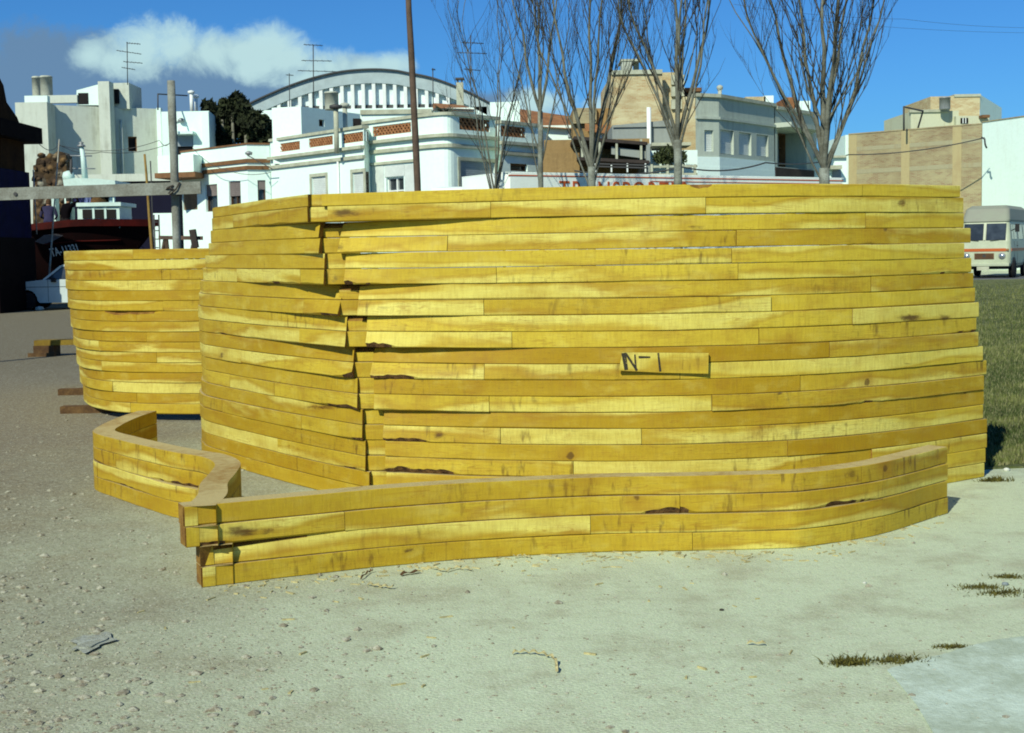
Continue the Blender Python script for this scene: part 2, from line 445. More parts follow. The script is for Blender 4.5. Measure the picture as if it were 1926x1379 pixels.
STAINS = [(650, 400, 34, 11, 1), (1312, 428, 24, 7, .9), (1372, 512, 18, 14, .55), (1697, 381, 15, 11, .9), (1712, 598, 30, 10, 1), (1778, 598, 18, 9, .9), (725, 580, 46, 11, .6), (640, 466, 13, 12, .8),
          (630, 525, 9, 12, .8), (416, 669, 7, 8, 1), (577, 797, 14, 11, .8), (826, 818, 18, 10, .9), (742, 884, 46, 9, 1), (612, 766, 62, 6, .9), (672, 880, 24, 5, .8), (1466, 741, 9, 5, 1), (735, 857, 40, 8, .6),
          (455, 1000, 46, 12, 1.1), (500, 1000, 30, 10, .8), (770, 1035, 17, 8, .9), (1602, 892, 20, 20, .75), (1553, 902, 10, 22, .6), (1650, 1000, 30, 14, .6), (1490, 857, 26, 9, .5), (1560, 1050, 24, 8, .5),
          (1700, 683, 30, 7, .6), (1590, 798, 10, 8, .7), (1410, 825, 16, 9, .6), (1480, 826, 30, 9, .5), (1080, 400, 60, 6, .35), (945, 390, 50, 4, .5), (1250, 960, 40, 5, .9), (1640, 940, 60, 6, .8),
          (280, 470, 8, 10, .4), (305, 510, 6, 10, .7), (230, 583, 40, 6, .4), (215, 730, 8, 10, .8), (540, 575, 10, 10, .4), (1120, 780, 40, 6, .25), (1205, 925, 16, 7, .5), (560, 990, 40, 8, .3), (1340, 700, 12, 8, .4),
          (480, 350+205, 8, 10, .4), (1420, 378, 8, 4, .8), (1620, 383, 14, 8, .5), (1160, 600, 14, 6, .5), (1290, 1015, 10, 8, .5), (1105, 560, 6, 5, .5), (700, 985, 6, 5, .6), (940, 985, 10, 6, .6)]
def wane(spec):
    """spec: list of (amount, centre distance, half length); rough, rounded profile"""
    nz = smooth_noise(len(spec)*7+int(1000*sum(a for a, _, _ in spec))) if spec else None
    def f(s):
        r = 0.0
        for a, c, w in spec:
            t = abs(s-c)/w
            if t < 1: r = max(r, a*(1-t*t)**.8*(.62+0.30*nz(s*9)+.22*nz(s*31+7)+.10*nz(s*67)))
        return r
    return f
def taper(spec):
    """spec (amount, length) largest at the corner"""
    def f(s):
        if not spec: return 0.0
        a, L = spec; t = s/L
        return a*(1-t)**1.4 if t < 1 else 0.0
    return f
def both(f, g): return lambda s: max(f(s), g(s))

# ---- tall stack: twenty sawn layers = ten doubled frames
YR = [(560, 8.60), (608, 8.52), (720, 8.40), (900, 8.21), (1100, 8.09), (1300, 8.05), (1500, 8.17), (1650, 8.41), (1760, 8.70), (1860, 9.02)]
YRS = catmull([(a, b) for a, b in YR], 10); YRT = [(p.x, p.y) for p in YRS]
XR = [608, 618, 634, 634, 645, 645, 668, 668, 682, 683, 690, 690, 695, 696, 711, 711, 714, 714, 715, 716]
XL = [586, 584, 600, 603, 611, 611, 637, 636, 648, 648, 660, 660, 668, 668, 676, 676, 681, 681, 687, 689]
XE = [1805, 1812, 1812, 1825, 1813, 1827, 1831, 1835, 1842, 1838, 1841, 1850, 1858, 1852, 1853, 1851, 1859, 1858, 1857, 1855]
LE = [400, 398, 395, 390, 384, 378, 372, 369, 367, 367, 368, 368, 370, 371, 368, 364, 364, 366, 366, 365]
JR = {0: [1622], 1: [924, 1328], 2: [1628], 3: [841, 1385], 4: [1376], 5: [933, 1388], 6: [1638], 7: [908, 1450], 8: [1603], 9: [960, 1427],
      10: [1560], 11: [906, 1277], 12: [1505], 13: [915, 1337], 14: [], 15: [935, 1203], 16: [1480], 17: [1073, 1640], 18: [1180], 19: [960, 1500]}
JL = {1: [441], 2: [573], 3: [462, 567], 5: [444, 566], 7: [467, 575], 9: [567], 11: [446], 13: [432, 519], 15: [415, 568], 17: [529], 18: [560], 19: [470]}
GR = {2: (.012, .5), 6: (.014, .4), 10: (.012, .5)}
REC_R = {1: (.105, 1.15), 2: (.050, .6), 3: (.066, .65), 4: (.055, 1.0), 5: (.090, 1.25), 6: (.030, .6), 7: (.040, 1.3), 8: (.024, .7), 9: (.016, .5)}
REC_L = {1: (.050, .42), 2: (.025, .3), 3: (.105, .62), 4: (.055, .8), 5: (.060, 1.0), 6: (.022, .4), 7: (.022, .6), 8: (.018, .4), 9: (.012, .4)}
def recess(tab, f, k):
    if f not in tab: return None
    R0, L = tab[f]
    def fn(s):
        q = R0*max(0.0, 1-s/L)**1.1
        return (q, q*.5) if k % 2 == 0 else (q*.5, 0.0)
    return fn
HR = {1: [], 3: [(.012, 0, .3), (.010, 3.4, .25)], 5: [(.026, .0, .32), (.012, 4.1, .5)], 7: [(.008, 2.1, .4)], 9: [(.055, -.08, .30), (.02, 4.25, .25)], 11: [(.040, .0, .38)], 13: [(.016, 0, .2), (.014, 3.3, .5)], 15: [(.04, .08, .28)],
      17: [(.050, .18, .34)]}
GL = {6: (.02, .4)}
HL = {1: [(.016, 1.0, .05), (.010, .55, .3)], 5: [(.022, .55, .38)], 9: [(.012, .2, .3), (.016, 1.9, .4)], 11: [(.045, .02, .22)], 13: [(.038, .12, .42)], 15: [(.030, .05, .22)], 17: [(.020, .12, .22)], 7: [(.018, .1, .5)]}
TONE_R = [.62, .60, .66, .60, .72, .74, .58, .62, .80, .74, .36, .66, .30, .62, .28, .52, .26, .56, .48, .55]
SAP_R = [.42, .55, .52, .50, .56, .56, .44, .46, .66, .56, .30, .62, .26, .60, .24, .60, .34, .66, .50, .50]
TONE_L = [.42, .50, .52, .58, .56, .60, .46, .50, .62, .52, .34, .56, .34, .56, .30, .44, .26, .48, .30, .36]
SAP_L = [.40, .48, .46, .54, .50, .54, .48, .46, .60, .52, .30, .62, .32, .58, .28, .52, .26, .62, .30, .38]
ORD = ['topmost', 'second from top', 'third from top', 'fourth from top', 'fifth from top', 'sixth from top',
       'fourth from bottom', 'third from bottom', 'second from bottom', 'bottom']
LOOK = ['dark notch on top', 'daylight above its long arm', 'bark on its short arm', 'deep gap at its corner',
        'pale long arm', 'behind the marker board', 'golden upper timbers', 'bark at its corner',
        'dark hollow by its corner', 'half hidden by low frames']
OYS = {}
for f in range(10):
    k0 = 2*f; zb = 2.0-0.1*(k0+2)
    cpt = XY(XR[k0], lerp_tab(YRT, XR[k0]))
    root = thing('hull_section', (cpt.x, cpt.y, zb), 'yellow V-shaped hull frame, %s of the tall stack; %s' % (ORD[f], LOOK[f]), 'boat frame', 'boat frames in the tall stack')
    oy = wr.uniform(-.012, .012)+(0.03 if f in (1, 3, 5) else 0)*0.4
    OYS[f] = oy
    for k in (k0, k0+1):
        z1 = 2.0-0.1*k; z0 = z1-0.1; z1 -= .020 if k == 0 else 0; jy = oy+wr.uniform(-.004, .004)
        # long right arm
        cuts = [XR[k]]+JR.get(k, [])+[XE[k]]
        zoff = 0.0
        for j in range(len(cuts)-1):
            a, b = cuts[j]+(0.5 if j else 0), cuts[j+1]-(0.5 if j < len(cuts)-2 else 0)
            m = max(3, int((b-a)/8)); ch = []
            for i in range(m+1):
                px = a+(b-a)*i/m
                ch.append(XY(px, lerp_tab(YRT, px)+jy+wr.uniform(-.0005, .0005)))
            d0 = (XY(a, lerp_tab(YRT, a))-XY(XR[k], lerp_tab(YRT, XR[k]))).length
            pj = wr.uniform(-.30, .26)
            if j: dj = wr.uniform(-.007, .007); ch = [p+Vector((0, dj)) for p in ch]
            if j: ch = [p+Vector((0, wr.uniform(-.004, .004))) if False else p for p in ch]
            futtock(root, ch, z0, z1, 0.17, wane(HR.get(k, [])), both(taper(GR.get(k)), wane([(.050, 2.39, .055), (.03, 2.44, .05)] if k == 0 else [])), TONE_R[k]+pj, (1.15 if (k, j) == (15, 1) else .42+(SAP_R[k]-.5)*.7+wr.uniform(-.12, .12)), k*31+j*7+3, d0, rec=recess(REC_R, f, k), drop={2: wane([(.0095, 2.45, .62)]), 4: wane([(.006, 2.3, .5)])}.get(k))
        # short left arm, from behind round the turn of the bilge to the corner
        yc = lerp_tab(YRT, XR[k])+0.012+jy+wr.uniform(-.01, .01)
        C = XY(XL[k]-4, yc); E = XY(LE[k]+26, 10.28)
        M1 = C*0.5+E*0.5+Vector((-.03, -.02))
        ctrl = [XY(LE[k]+26, 12.0), XY(LE[k]+12, 11.4), XY(LE[k]+3, 10.95), XY(LE[k]+5, 10.62), E, M1, C]
        dense = catmull(ctrl, 9)
        zz = (z0+z1)/2
        pxs = [proj((p.x, p.y, zz))[0] for p in dense]
        e_i = 4*9
        cutidx = [0]
        for jp in JL.get(k, []):
            best = min(range(e_i-8, len(dense)-2), key=lambda i: abs(pxs[i]-jp)); cutidx.append(best)
        cutidx = sorted(set(cutidx))+[len(dense)-1]
        for j in range(len(cutidx)-1):
            ch = dense[cutidx[j]:cutidx[j+1]+1]
            if len(ch) < 3: continue
            ch = [p.copy() for p in ch]
            if j: ch[0] += (ch[1]-ch[0]).normalized()*0.0018
            d0 = 0.0
            for i in range(cutidx[j+1], len(dense)-1): d0 += (dense[i+1]-dense[i]).length
            futtock(root, ch, z0, z1, 0.17, wane(HL.get(k, [])), taper(GL.get(k)), TONE_L[k]+wr.uniform(-.1, .1), (.95 if (k, j) == (17, 0) else .42+(SAP_L[k]-.5)*.7+wr.uniform(-.10, .10)), k*37+j*5+11, d0, -1, mitre=(1.0 if j == len(cutidx)-2 else 0), rec=recess(REC_L, f, k))
        # keel block between the arms, set back behind the faces
        yb = lerp_tab(YRT, XR[k])+0.034+jy+(REC_R.get(f, (0, 0))[0]*(.75 if k % 2 == 0 else .25))
        gk = 0.035 if (k % 2 == 0 and k in (2, 6, 8, 10)) else 0.0
        ch = [XY(XL[k]-1, yb+0.022), XY((XL[k]+XR[k])/2, yb+0.006), XY(XR[k]+14, yb)]
        o = futtock(root, ch, z0, z1, 0.20, lambda s: 0.0, (lambda s, g=gk: g), .5+wr.uniform(-.12, .12)-(0.2 if k in (1, 3, 5, 7) else 0), .40, k*41+5)
        o.name = 'keel_block'

# ---- marker board N-1 leaning flat on the tall stack
bx0, bx1 = XY(1165, 8.03).x, XY(1332, 8.03).x
yb = min(lerp_tab(YRT, 1165), lerp_tab(YRT, 1250), lerp_tab(YRT, 1332))+min(OYS[5], OYS[6])-0.021
root = thing('marker_board', ((bx0+bx1)/2, yb, 0.9), 'short pale offcut board painted N-1, fixed flat on the face of the tall stack', 'marker board')
mb = MB()
P = [Wy(1164, 697, yb), Wy(1170, 663, yb), Wy(1333, 664, yb), Wy(1332, 703, yb), Wy(1240, 701, yb)]
prof = [(p.x, p.z) for p in P]
n = len(prof); zmin = min(p[1] for p in prof)
fr = [mb.vert((x, yb, z)) for x, z in prof]; bk = [mb.vert((x, yb+0.016, z)) for x, z in prof]
uvf = [(x*1.0, (z-zmin)/0.14) for x, z in prof]
mb.face(fr[::-1], 0, uvf[::-1]); mb.face(bk, 0, uvf)
for i in range(n):
    j = (i+1) % n
    mb.face((fr[i], fr[j], bk[j], bk[i]), 2, [(0, 0), (1, 0), (1, 1), (0, 1)])
mb.build('board', TIMB, root, color=(.70, .47, .37, 1))
M_BLK = mat('black_paint', (.38, .30, .08), 0.8, col2=(0.030, 0.026, 0.016), scale=28, lo=.55, hi=.62)
mb = MB()
def stroke(p0, p1, w0, w1=None, dy=0.0015):
    a, b = Wy(p0[0], p0[1], yb-dy), Wy(p1[0], p1[1], yb-dy); w1 = w1 or w0
    d = Vector((b.x-a.x, b.z-a.z)).normalized(); nx, nz = -d.y, d.x
    k = 8.0/2500
    def pt(c, w, s): return (c.x+nx*w*k*s/2, yb-dy, c.z+nz*w*k*s/2)
    q = [pt(a, w0, 1), pt(a, w0, -1), pt(b, w1, -1), pt(b, w1, 1)]
    q2 = [(x, yb+0.001, z) for x, y, z in q]
    i = [mb.vert(p) for p in q]; j = [mb.vert(p) for p in q2]
    mb.face(i[::-1]); mb.face(j)
    for a_ in range(4): mb.face((i[a_], i[(a_+1) % 4], j[(a_+1) % 4], j[a_]))
stroke((1173, 664), (1178, 696), 9, 7); stroke((1177, 665), (1198, 697), 4.2, 4.6, .0022); stroke((1194, 667), (1196, 696), 2.6, 3.6, .0029)
stroke((1201, 672), (1223, 672), 4.6, 3.0); stroke((1238, 664), (1242, 699), 3.6, 4.2)
mb.build('painted_mark', M_BLK, root)

# ---- low front stack: two doubled frames with a wineglass-curved left arm
YF = [(340, 6.28), (402, 6.35), (560, 6.52), (700, 6.67), (850, 6.80), (1000, 6.88), (1150, 6.93), (1300, 6.92), (1450, 6.94), (1530, 6.99), (1660, 7.26), (1781, 7.78)]
YFT = [(p.x, p.y) for p in catmull(YF, 8)]
fx = [372, 374, 402, 402]; fxe = [1781, 1782, 1781, 1783]; fj = [[1620], [648, 1279], [1110], [1302]]
fh = [[(.004, 2, .5)], [(.045, 2.42, .13), (.02, .05, .12), (.030, 3.42, .25)], [], [(.006, 3.2, .5)]]
fg = [None, None, (.030, .9), None]
ft = [.40, .48, .42, .56]; fs = [.40, .50, .54, .36]
for f in range(2):
    k0 = 2*f
    cpt = XY(fx[k0], lerp_tab(YFT, fx[k0]))
    root = thing('hull_section', (cpt.x, cpt.y, .2-.2*f), ['upper yellow boat frame of the low front stack, with a broad curved top face', 'lower yellow boat frame of the low front stack, resting on the gravel'][f], 'boat frame', 'boat frames in the low front stack')
    for k in (k0, k0+1):
        z1 = 0.4-0.1*k; z0 = z1-0.1; oy = (0.008 if f == 0 else 0.0)+(0.012 if k == 0 else 0)
        cuts = [fx[k]]+fj[k]+[fxe[k]]
        for j in range(len(cuts)-1):
            a, b = cuts[j]+(.5 if j else 0), cuts[j+1]-(.5 if j < len(cuts)-2 else 0)
            m = max(3, int((b-a)/8))
            ch = [XY(a+(b-a)*i/m, lerp_tab(YFT, a+(b-a)*i/m)+oy, 960) for i in range(m+1)]
            d0 = (ch[0]-XY(fx[k], lerp_tab(YFT, fx[k])+oy, 960)).length
            futtock(root, ch, z0, z1, 0.12, wane(fh[k]), taper(fg[k]), ft[k]+wr.uniform(-.1, .1), fs[k]-.04+wr.uniform(-.10, .10), 700+k*31+j*9, d0, rec=((lambda s: (.045*max(0, 1-s/1.0), .02*max(0, 1-s/1.0))) if k == 2 else None), drip=.74)
        sh = [0, 0, -.035, -.035][k]; cs = 0.0 if f == 0 else .07
        cyy = lerp_tab(YFT, fx[k])+oy-0.03
        cx = XY(fx[k]-27, cyy, 1000).x
        ctrl = [(-2.93, 10.32), (-2.965, 9.95), (-2.965, 9.50), (-2.90, 9.10), (-2.64, 8.74), (-2.36+sh*.5, 8.40), (-2.09+sh, 8.10), (-1.87+sh, 7.89), (-1.735+sh*.8, 7.62), (-1.69+sh*.5, 7.28), (-1.665+sh*.3, 6.95), (-1.60+.5*cs, 6.62), (cx, cyy)]
        dense = catmull(ctrl, 8)
        if k == 1: parts = [(0, 32), (32, len(dense)-1)]
        elif k == 2: parts = [(0, 26), (26, len(dense)-1)]
        else: parts = [(0, len(dense)-1)]
        for j, (a, b) in enumerate(parts):
            ch = [p.copy() for p in dense[a:b+1]]
            if j: ch[0] += (ch[1]-ch[0]).normalized()*.003
            futtock(root, ch, z0, z1, 0.15, wane([(.030, 1.6, .75), (.024, .6, .5), (.026, 3.2, .5)] if k == 1 else ([(.016, 2.6, .5)] if k == 2 else [])), lambda s: 0.0, [.36, .34, .40, .26][k], [.40, .40, .44, .34][k], 900+k*17+j*3, 0.0, -1, drip=.8, mitre=(1.15 if b == len(dense)-1 else 0))
        ch = [XY(px_, lerp_tab(YFT, px_)+oy, 960) for px_ in (fx[k]-25, fx[k]-17, fx[k]-9, fx[k]-.5)]
        o = futtock(root, ch, z0, z1, 0.13, lambda s: 0.0, lambda s: 0.0, .55, .46, 950+k, 0.0, rec=((lambda s: (.045, .02)) if k == 2 else None))
        o.name = 'keel_block'

# ---- stack further back on the left, carried on bearers
BJ = {0: [251], 2: [302], 3: [], 6: [250], 7: [153], 8: [279], 9: [186], 10: [297], 11: [190], 13: [215], 14: [254], 15: [240], 4: [], 5: [300]}
BH = {3: [(.022, .95, .45)], 5: [(.012, 2.0, .3)], 7: [(.01, 1.2, .4)], 1: [(.008, 1.6, .5)]}
BG = {6: [(.045, 2.35, .38)], 4: [(.012, 1.2, .5)]}
ORB = ['topmost', 'second from the top', 'third from the top', 'fourth from the top', 'fourth from the bottom', 'third from the bottom', 'second from the bottom', 'bottom']
for f in range(8):
    sh = -.10+.15*(f/7.0)**1.5
    root = thing('hull_section', (-3.07, 12.78, .07+.2*(7-f)), 'curved yellow sawn boat frame, %s of the rear left stack on bearers' % ORB[f], 'boat frame', 'boat frames in the rear left stack')
    for k in (2*f, 2*f+1):
        z1 = 1.67-.1*k; z0 = z1-.1
        j0 = wr.uniform(-.008, .008)
        ctrl = [(-5.35+sh, 16.7), (-4.98+sh, 15.25), (-4.60+sh, 14.05), (-4.24+sh*.9, 13.38), (-3.78+sh*.5, 12.98+j0), (-3.07, 12.78+j0), (-2.3, 12.92), (-1.5, 13.35)]
        dense = catmull(ctrl, 8)
        pxs = [proj((p.x, p.y, z0+.05))[0] for p in dense]
        cutidx = [0]+sorted(min(range(16, len(dense)-3), key=lambda i: abs(pxs[i]-jp)) for jp in BJ.get(k, []))+[len(dense)-1]
        for j in range(len(cutidx)-1):
            ch = [p.copy() for p in dense[cutidx[j]:cutidx[j+1]+1]]
            if len(ch) < 3: continue
            if j: ch[0] += (ch[1]-ch[0]).normalized()*.003
            d0 = 0.0
            for i in range(cutidx[j+1], len(dense)-1): d0 += (dense[i+1]-dense[i]).length
            futtock(root, ch, z0, z1, 0.16, wane(BH.get(k, [])), wane(BG.get(k, [])), (.42 if k % 2 else .26)+wr.uniform(-.12, .12), .44+wr.uniform(-.08, .08)+(.05 if k % 2 else -.04), 1200+k*23+j*5, d0, -1)
M_BEAM = mat('old_dark_timber', (0.15, 0.085, 0.03), 0.9, col2=(0.06, 0.03, 0.012), scale=6, bump=.006)
def bearer(p, q, w, h, label):
    root = thing('bearer', ((p[0]+q[0])/2, (p[1]+q[1])/2, 0), label, 'bearer', 'bearers under the rear left stack')
    mb = MB(); mb.beam((p[0], p[1], h/2), (q[0], q[1], h/2), w, h)
    d = (Vector(q)-Vector(p)).normalized(); mb.build('timber', M_BEAM, root)
bearer(tuple(G(117, 777)), (-1.9, 13.75), .14, .072, 'dark timber bearer nearest the camera, sticking out beneath the rear left stack')
bearer(tuple(G(112, 743)), (-2.4, 15.6), .13, .072, 'dark timber bearer with a splintered pale end, farther one under the rear left stack')

# yellow plank on blocks beyond the rear stack
root = thing('timber_plank', (*G(100, 660), 0), 'yellow brown sawn plank lying on short blocks, left of the rear stack', 'plank')
a = Wz(68, 640, .26); yq = a.y
mb = MB(); mb.beam((a.x, yq, .22), (a.x+2.6, yq+.25, .22), .3, .085)
mb.build('plank', mat('brown_yellow_timber', (.26, .18, .02), .9, col2=(.15, .09, .012), scale=6), root)
for nm, dx, lab in (('timber_block', .12, 'short brown timber block holding up the left end of the plank'), ('timber_block', 1.75, 'timber block holding up the right end of the plank')):
    mb = MB(); mb.box((a.x+dx-.12, yq-.16+dx*.1, 0), (a.x+dx+.2, yq+.2+dx*.1, .177))
    mb.box((a.x+dx-.2, yq-.2+dx*.1, -.02), (a.x+dx+.25, yq-.161+dx*.1, .06), 0)
    o = mb.build(nm, M_BEAM, None); tag(o, lab, 'timber block', 'blocks under the plank')

# ================================================================== ground
gm, t, b = newmat('gravel')
geo = t.node('ShaderNodeNewGeometry').outputs['Position']
gx, gy, gz = t.sep(geo)
n1 = t.noise(geo, 0.35, 6, .6); n2 = t.noise(geo, 2.2, 6, .65); n3 = t.noise(geo, 34, 4, .7); n4 = t.noise(geo, 110, 3, .7)
# browner trodden earth to the left, crushed pale grit to the right
side = t.ramp(t.math('ADD', gx, t.math('MULTIPLY', t.math('SUBTRACT', n1, .5), 5.0)), -4.2, 0.3)
base = t.mix(side, c4((.195, .160, .102)), c4((.58, .68, .455)))
base = t.mix(t.math('MULTIPLY', t.ramp(n2, .45, .7), .45), base, c4((.25, .205, .11)))
far = t.ramp(t.math('ADD', gy, t.math('MULTIPLY', t.math('SUBTRACT', n2, .5), 8)), 13, 22)
trk = t.noise(t.comb(t.math('ADD', t.math('MULTIPLY', gx, .9), t.math('MULTIPLY', gy, .25)), t.math('MULTIPLY', gy, .12)), 1.6, 5, .6)
base = t.mix(t.ramp(trk, .48, .66, 0, .20), base, c4((.24, .22, .13)))
base = t.mix(t.math('MULTIPLY', far, t.math('SUBTRACT', 1.0, side)), base, c4((.125, .095, .050)))
vo = t.node('ShaderNodeTexVoronoi'); vo.inputs['Scale'].default_value = 75; t.l.new(geo, vo.inputs['Vector'])
vs = t.node('ShaderNodeSeparateColor'); t.l.new(vo.outputs['Color'], vs.inputs[0])
base = t.mix(t.ramp(vs.outputs[0], .55, 1.0, 0, .35), base, c4((.58, .60, .47)))
base = t.mix(t.math('MULTIPLY', t.ramp(vs.outputs[1], .6, 1.0, 0, .6), t.ramp(side, 0, 1, 1, .18)), base, c4((.09, .075, .05)))
base = t.mix(t.math('MULTIPLY', t.ramp(n4, .3, .75, 0, .35), t.ramp(side, 0, 1, 1, .6)), base, c4((.11, .10, .065)))
n5 = t.noise(geo, 260, 2, .6); n6 = t.noise(geo, 17, 5, .7)
base = t.mix(t.ramp(n5, .42, .72, 0, .34), base, c4((.13, .12, .08))); base = t.mix(t.ramp(n5, .45, .28, 0, .40), base, c4((.66, .69, .50)))
base = t.mix(t.ramp(n6, .50, .75, 0, .26), base, c4((.20, .17, .10))); base = t.mix(t.ramp(n6, .48, .30, 0, .22), base, c4((.60, .65, .48)))
t.l.new(base, b.inputs['Base Color']); b.inputs['Roughness'].default_value = .95
h = t.math('ADD', t.math('MULTIPLY', t.math('SUBTRACT', 1.0, vo.outputs['Distance']), .8), t.math('ADD', t.math('MULTIPLY', n4, .9), t.math('MULTIPLY', n2, .25)))
t.l.new(t.bump(h, .0045, .6), b.inputs['Normal'])
mb = MB()
def gz(x, y): return 0.012*math.sin(x*1.3+y*.6)*math.sin(y*1.1-x*.4)
xs = [-400, -150, -60, -25, -12]+[-8+i*.5 for i in range(33)]+[12, 25, 60, 150, 400]
ys = [-60, -20, -5, 0, 2]+[3+i*.5 for i in range(27)]+[18, 25, 40, 60, 100, 200, 600]
def clampz(x, y):
    if y > 5.9 or y < 2.5 or abs(x) > 8: return 0.0
    return gz(x, y)*min(1, (5.9-y)/1.2)
mb.grid([[(x, y, clampz(x, y)) for x in xs] for y in ys])
struct(mb, 'ground', gm)

# loose stones
M_STONE = mat('stones', (.40, .40, .30), .9, col2=(.19, .165, .11), scale=30, lo=.42, hi=.58)
mb = MB(); rs = random.Random(3)
def pebble(x, y, z, r):
    k = 6; a0 = rs.uniform(0, 6); sx, sy, sz = rs.uniform(.7, 1.3), rs.uniform(.7, 1.3), rs.uniform(.45, .8)
    ct = mb.vert((x, y, z+r*sz)); ring = []
    for i in range(k):
        a = a0+2*math.pi*i/k; q = rs.uniform(.75, 1.15)
        ring.append(mb.vert((x+r*sx*q*math.cos(a), y+r*sy*q*math.sin(a), z+r*sz*rs.uniform(.15, .5))))
    lo = [mb.vert((mb.v[i][0]*.0+x+(mb.v[i][0]-x)*.9, y+(mb.v[i][1]-y)*.9, z-r*.3)) for i in ring]
    for i in range(k):
        j = (i+1) % k
        mb.face((ct, ring[i], ring[j])); mb.face((ring[i], lo[i], lo[j], ring[j]))
for i in range(16000):
    px = rs.uniform(-120, 2050)
    py = 760+640*(rs.random()**.75)
    p = G(px, py)
    left = max(0, min(1, (900-px)/900))
    if rs.random() > .12+.85*left: continue
    if p.y > 14 or px > 1830 and py < 900: continue
    r = rs.uniform(.003, .008)+(rs.uniform(.006, .018) if rs.random() < .09*(.15+left) else 0)
    pebble(p.x, p.y, clampz(p.x, p.y), r)
o = mb.build('loose_gravel', M_STONE); o['kind'] = 'stuff'

# pale concrete slab edge at the bottom right, road beyond the lawn, lawn
M_CONC = mat('concrete', (.60, .72, .60), .9, col2=(.38, .45, .33), scale=3.2, bump=.006, bscale=70)
rs2 = random.Random(5)
edge = [(1765, 1400), (1722, 1330), (1690, 1290), (1668, 1266)]+[(1668+i*11, 1264-i*3.0+rs2.uniform(-1.6, 1.6)) for i in range(1, 15)]+[(1850, 1214), (1880, 1208), (1990, 1194)]
ep = [G(*q) for q in edge]
mb = MB(); mb.prism([tuple(p) for p in ep]+[tuple(ep[-1]+Vector((1, -1.2))), (3.2, 2.6)], -.05, .013)
struct(mb, 'pavement', M_CONC)
M_ASPH = mat('asphalt', (.14, .15, .15), .9, col2=(.075, .08, .085), scale=.8)
mb = MB(); mb.prism([(-60, 57.5), (90, 57.5), (90, 66), (-60, 66)], -.02, .006); struct(mb, 'road', M_ASPH)
lm, t, b = newmat('lawn_soil')
geo = t.node('ShaderNodeNewGeometry').outputs['Position']
n = t.noise(geo, .9, 7, .65); nn = t.noise(geo, 9, 5, .7)
c = t.mix(t.ramp(n, .4, .62), c4((.052, .074, .014)), c4((.145, .165, .050)))
t.l.new(t.mix(t.ramp(nn, .4, .75, 0, .6), c, c4((.26, .25, .14))), b.inputs['Base Color']); b.inputs['Roughness'].default_value = 1
t.l.new(t.bump(nn, .05), b.inputs['Normal'])
la = G(1838, 884); lb = G(1935, 880)
lawn = [la, Vector((3.35, 9.9)), Vector((1.5, 14)), Vector((-4, 26)), Vector((-7, 57)), Vector((70, 57)), Vector((30, 12)), lb]
mb = MB(); mb.prism([tuple(p) for p in lawn][::-1], -.02, .012); struct(mb, 'lawn', lm)
gmat, t, b = newmat('grass_blades')
geo = t.node('ShaderNodeNewGeometry').outputs['Position']
n = t.noise(geo, 1.1, 6, .65); n2 = t.noise(geo, 25, 3)
c = t.mix(t.ramp(n, .42, .6), c4((.034, .062, .009)), c4((.125, .150, .038)))
t.l.new(t.mix(t.ramp(n2, .4, .7, 0, .6), c, c4((.30, .28, .15))), b.inputs['Base Color']); b.inputs['Roughness'].default_value = .9
def blade(mb, x, y, z, h, lean=.5):
    a = rs.uniform(0, 6.28); w = h*.10+.0015; dx, dy = math.cos(a), math.sin(a); l = rs.uniform(.1, lean)*h
    ex, ey = rs.uniform(-1, 1)*l, rs.uniform(-1, 1)*l
    i = [mb.vert((x-dx*w, y-dy*w, z)), mb.vert((x+dx*w, y+dy*w, z)), mb.vert((x+dx*w*.6+ex*.4, y+dy*w*.6+ey*.4, z+h*.55)), mb.vert((x+ex, y+ey, z+h)), mb.vert((x-dx*w*.6+ex*.4, y-dy*w*.6+ey*.4, z+h*.55))]
    mb.face((i[0], i[1], i[2], i[4])); mb.face((i[4], i[2], i[3]))
mb = MB()
for i in range(44000):
    px = rs.uniform(1800, 1990) if i < 22000 else rs.triangular(1500, 2700, 1900); py = 535+350*rs.random()**.8
    p = G(px, py)
    if p.y < 9.4+.05*math.sin(p.x*9) or (px < 1862 and py > 880): continue
    blade(mb, p.x, p.y, .008, rs.uniform(.02, .06)*(1+.03*p.y))
o = mb.build('grass', gmat); o['kind'] = 'stuff'
# weed tufts
M_WEED = mat('weeds', (.13, .12, .02), .9, col2=(.05, .045, .008), scale=30)
TUFT = [(1601, 1253, .10, .045, 'small olive weed tuft on the gravel left of the concrete edge, nearest the camera'), (1682, 1248, .13, .03, 'flat olive weed patch growing along the edge of the pale slab'),
        (1850, 1105, .11, .025, 'thin weed tuft left of the pebble near the right edge'), (1885, 1116, .14, .028, 'spread brown weed patch near the right edge of the gravel'), (1893, 1086, .10, .022, 'slim weed streak highest up near the right edge'),
        (1790, 1221, .08, .02, 'sparse weeds along the upper end of the slab edge'), (1872, 905, .10, .05, 'straggling weed where the lawn meets the gravel')]
for px, py, rx, h, lab in TUFT:
    p = G(px, py); mb = MB()
    cl_ = [(rs.gauss(0, .22), rs.gauss(0, .12), rs.uniform(.2, .5)) for _ in range(7)]
    for i in range(420):
        cx_, cy_, cr_ = rs.choice(cl_)
        x_, y_ = p.x+rx*(cx_+max(-1.1, min(1.1, rs.gauss(0, cr_)))), p.y+rx*.7*(cy_+max(-.7, min(.7, rs.gauss(0, cr_*.6))))
        blade(mb, x_, y_, clampz(x_, y_), h*(.12+.7*rs.random()**2.2), 2.4)
    tag(mb.build('weed_tuft', M_WEED), lab, 'weed', 'weed tufts on the gravel')
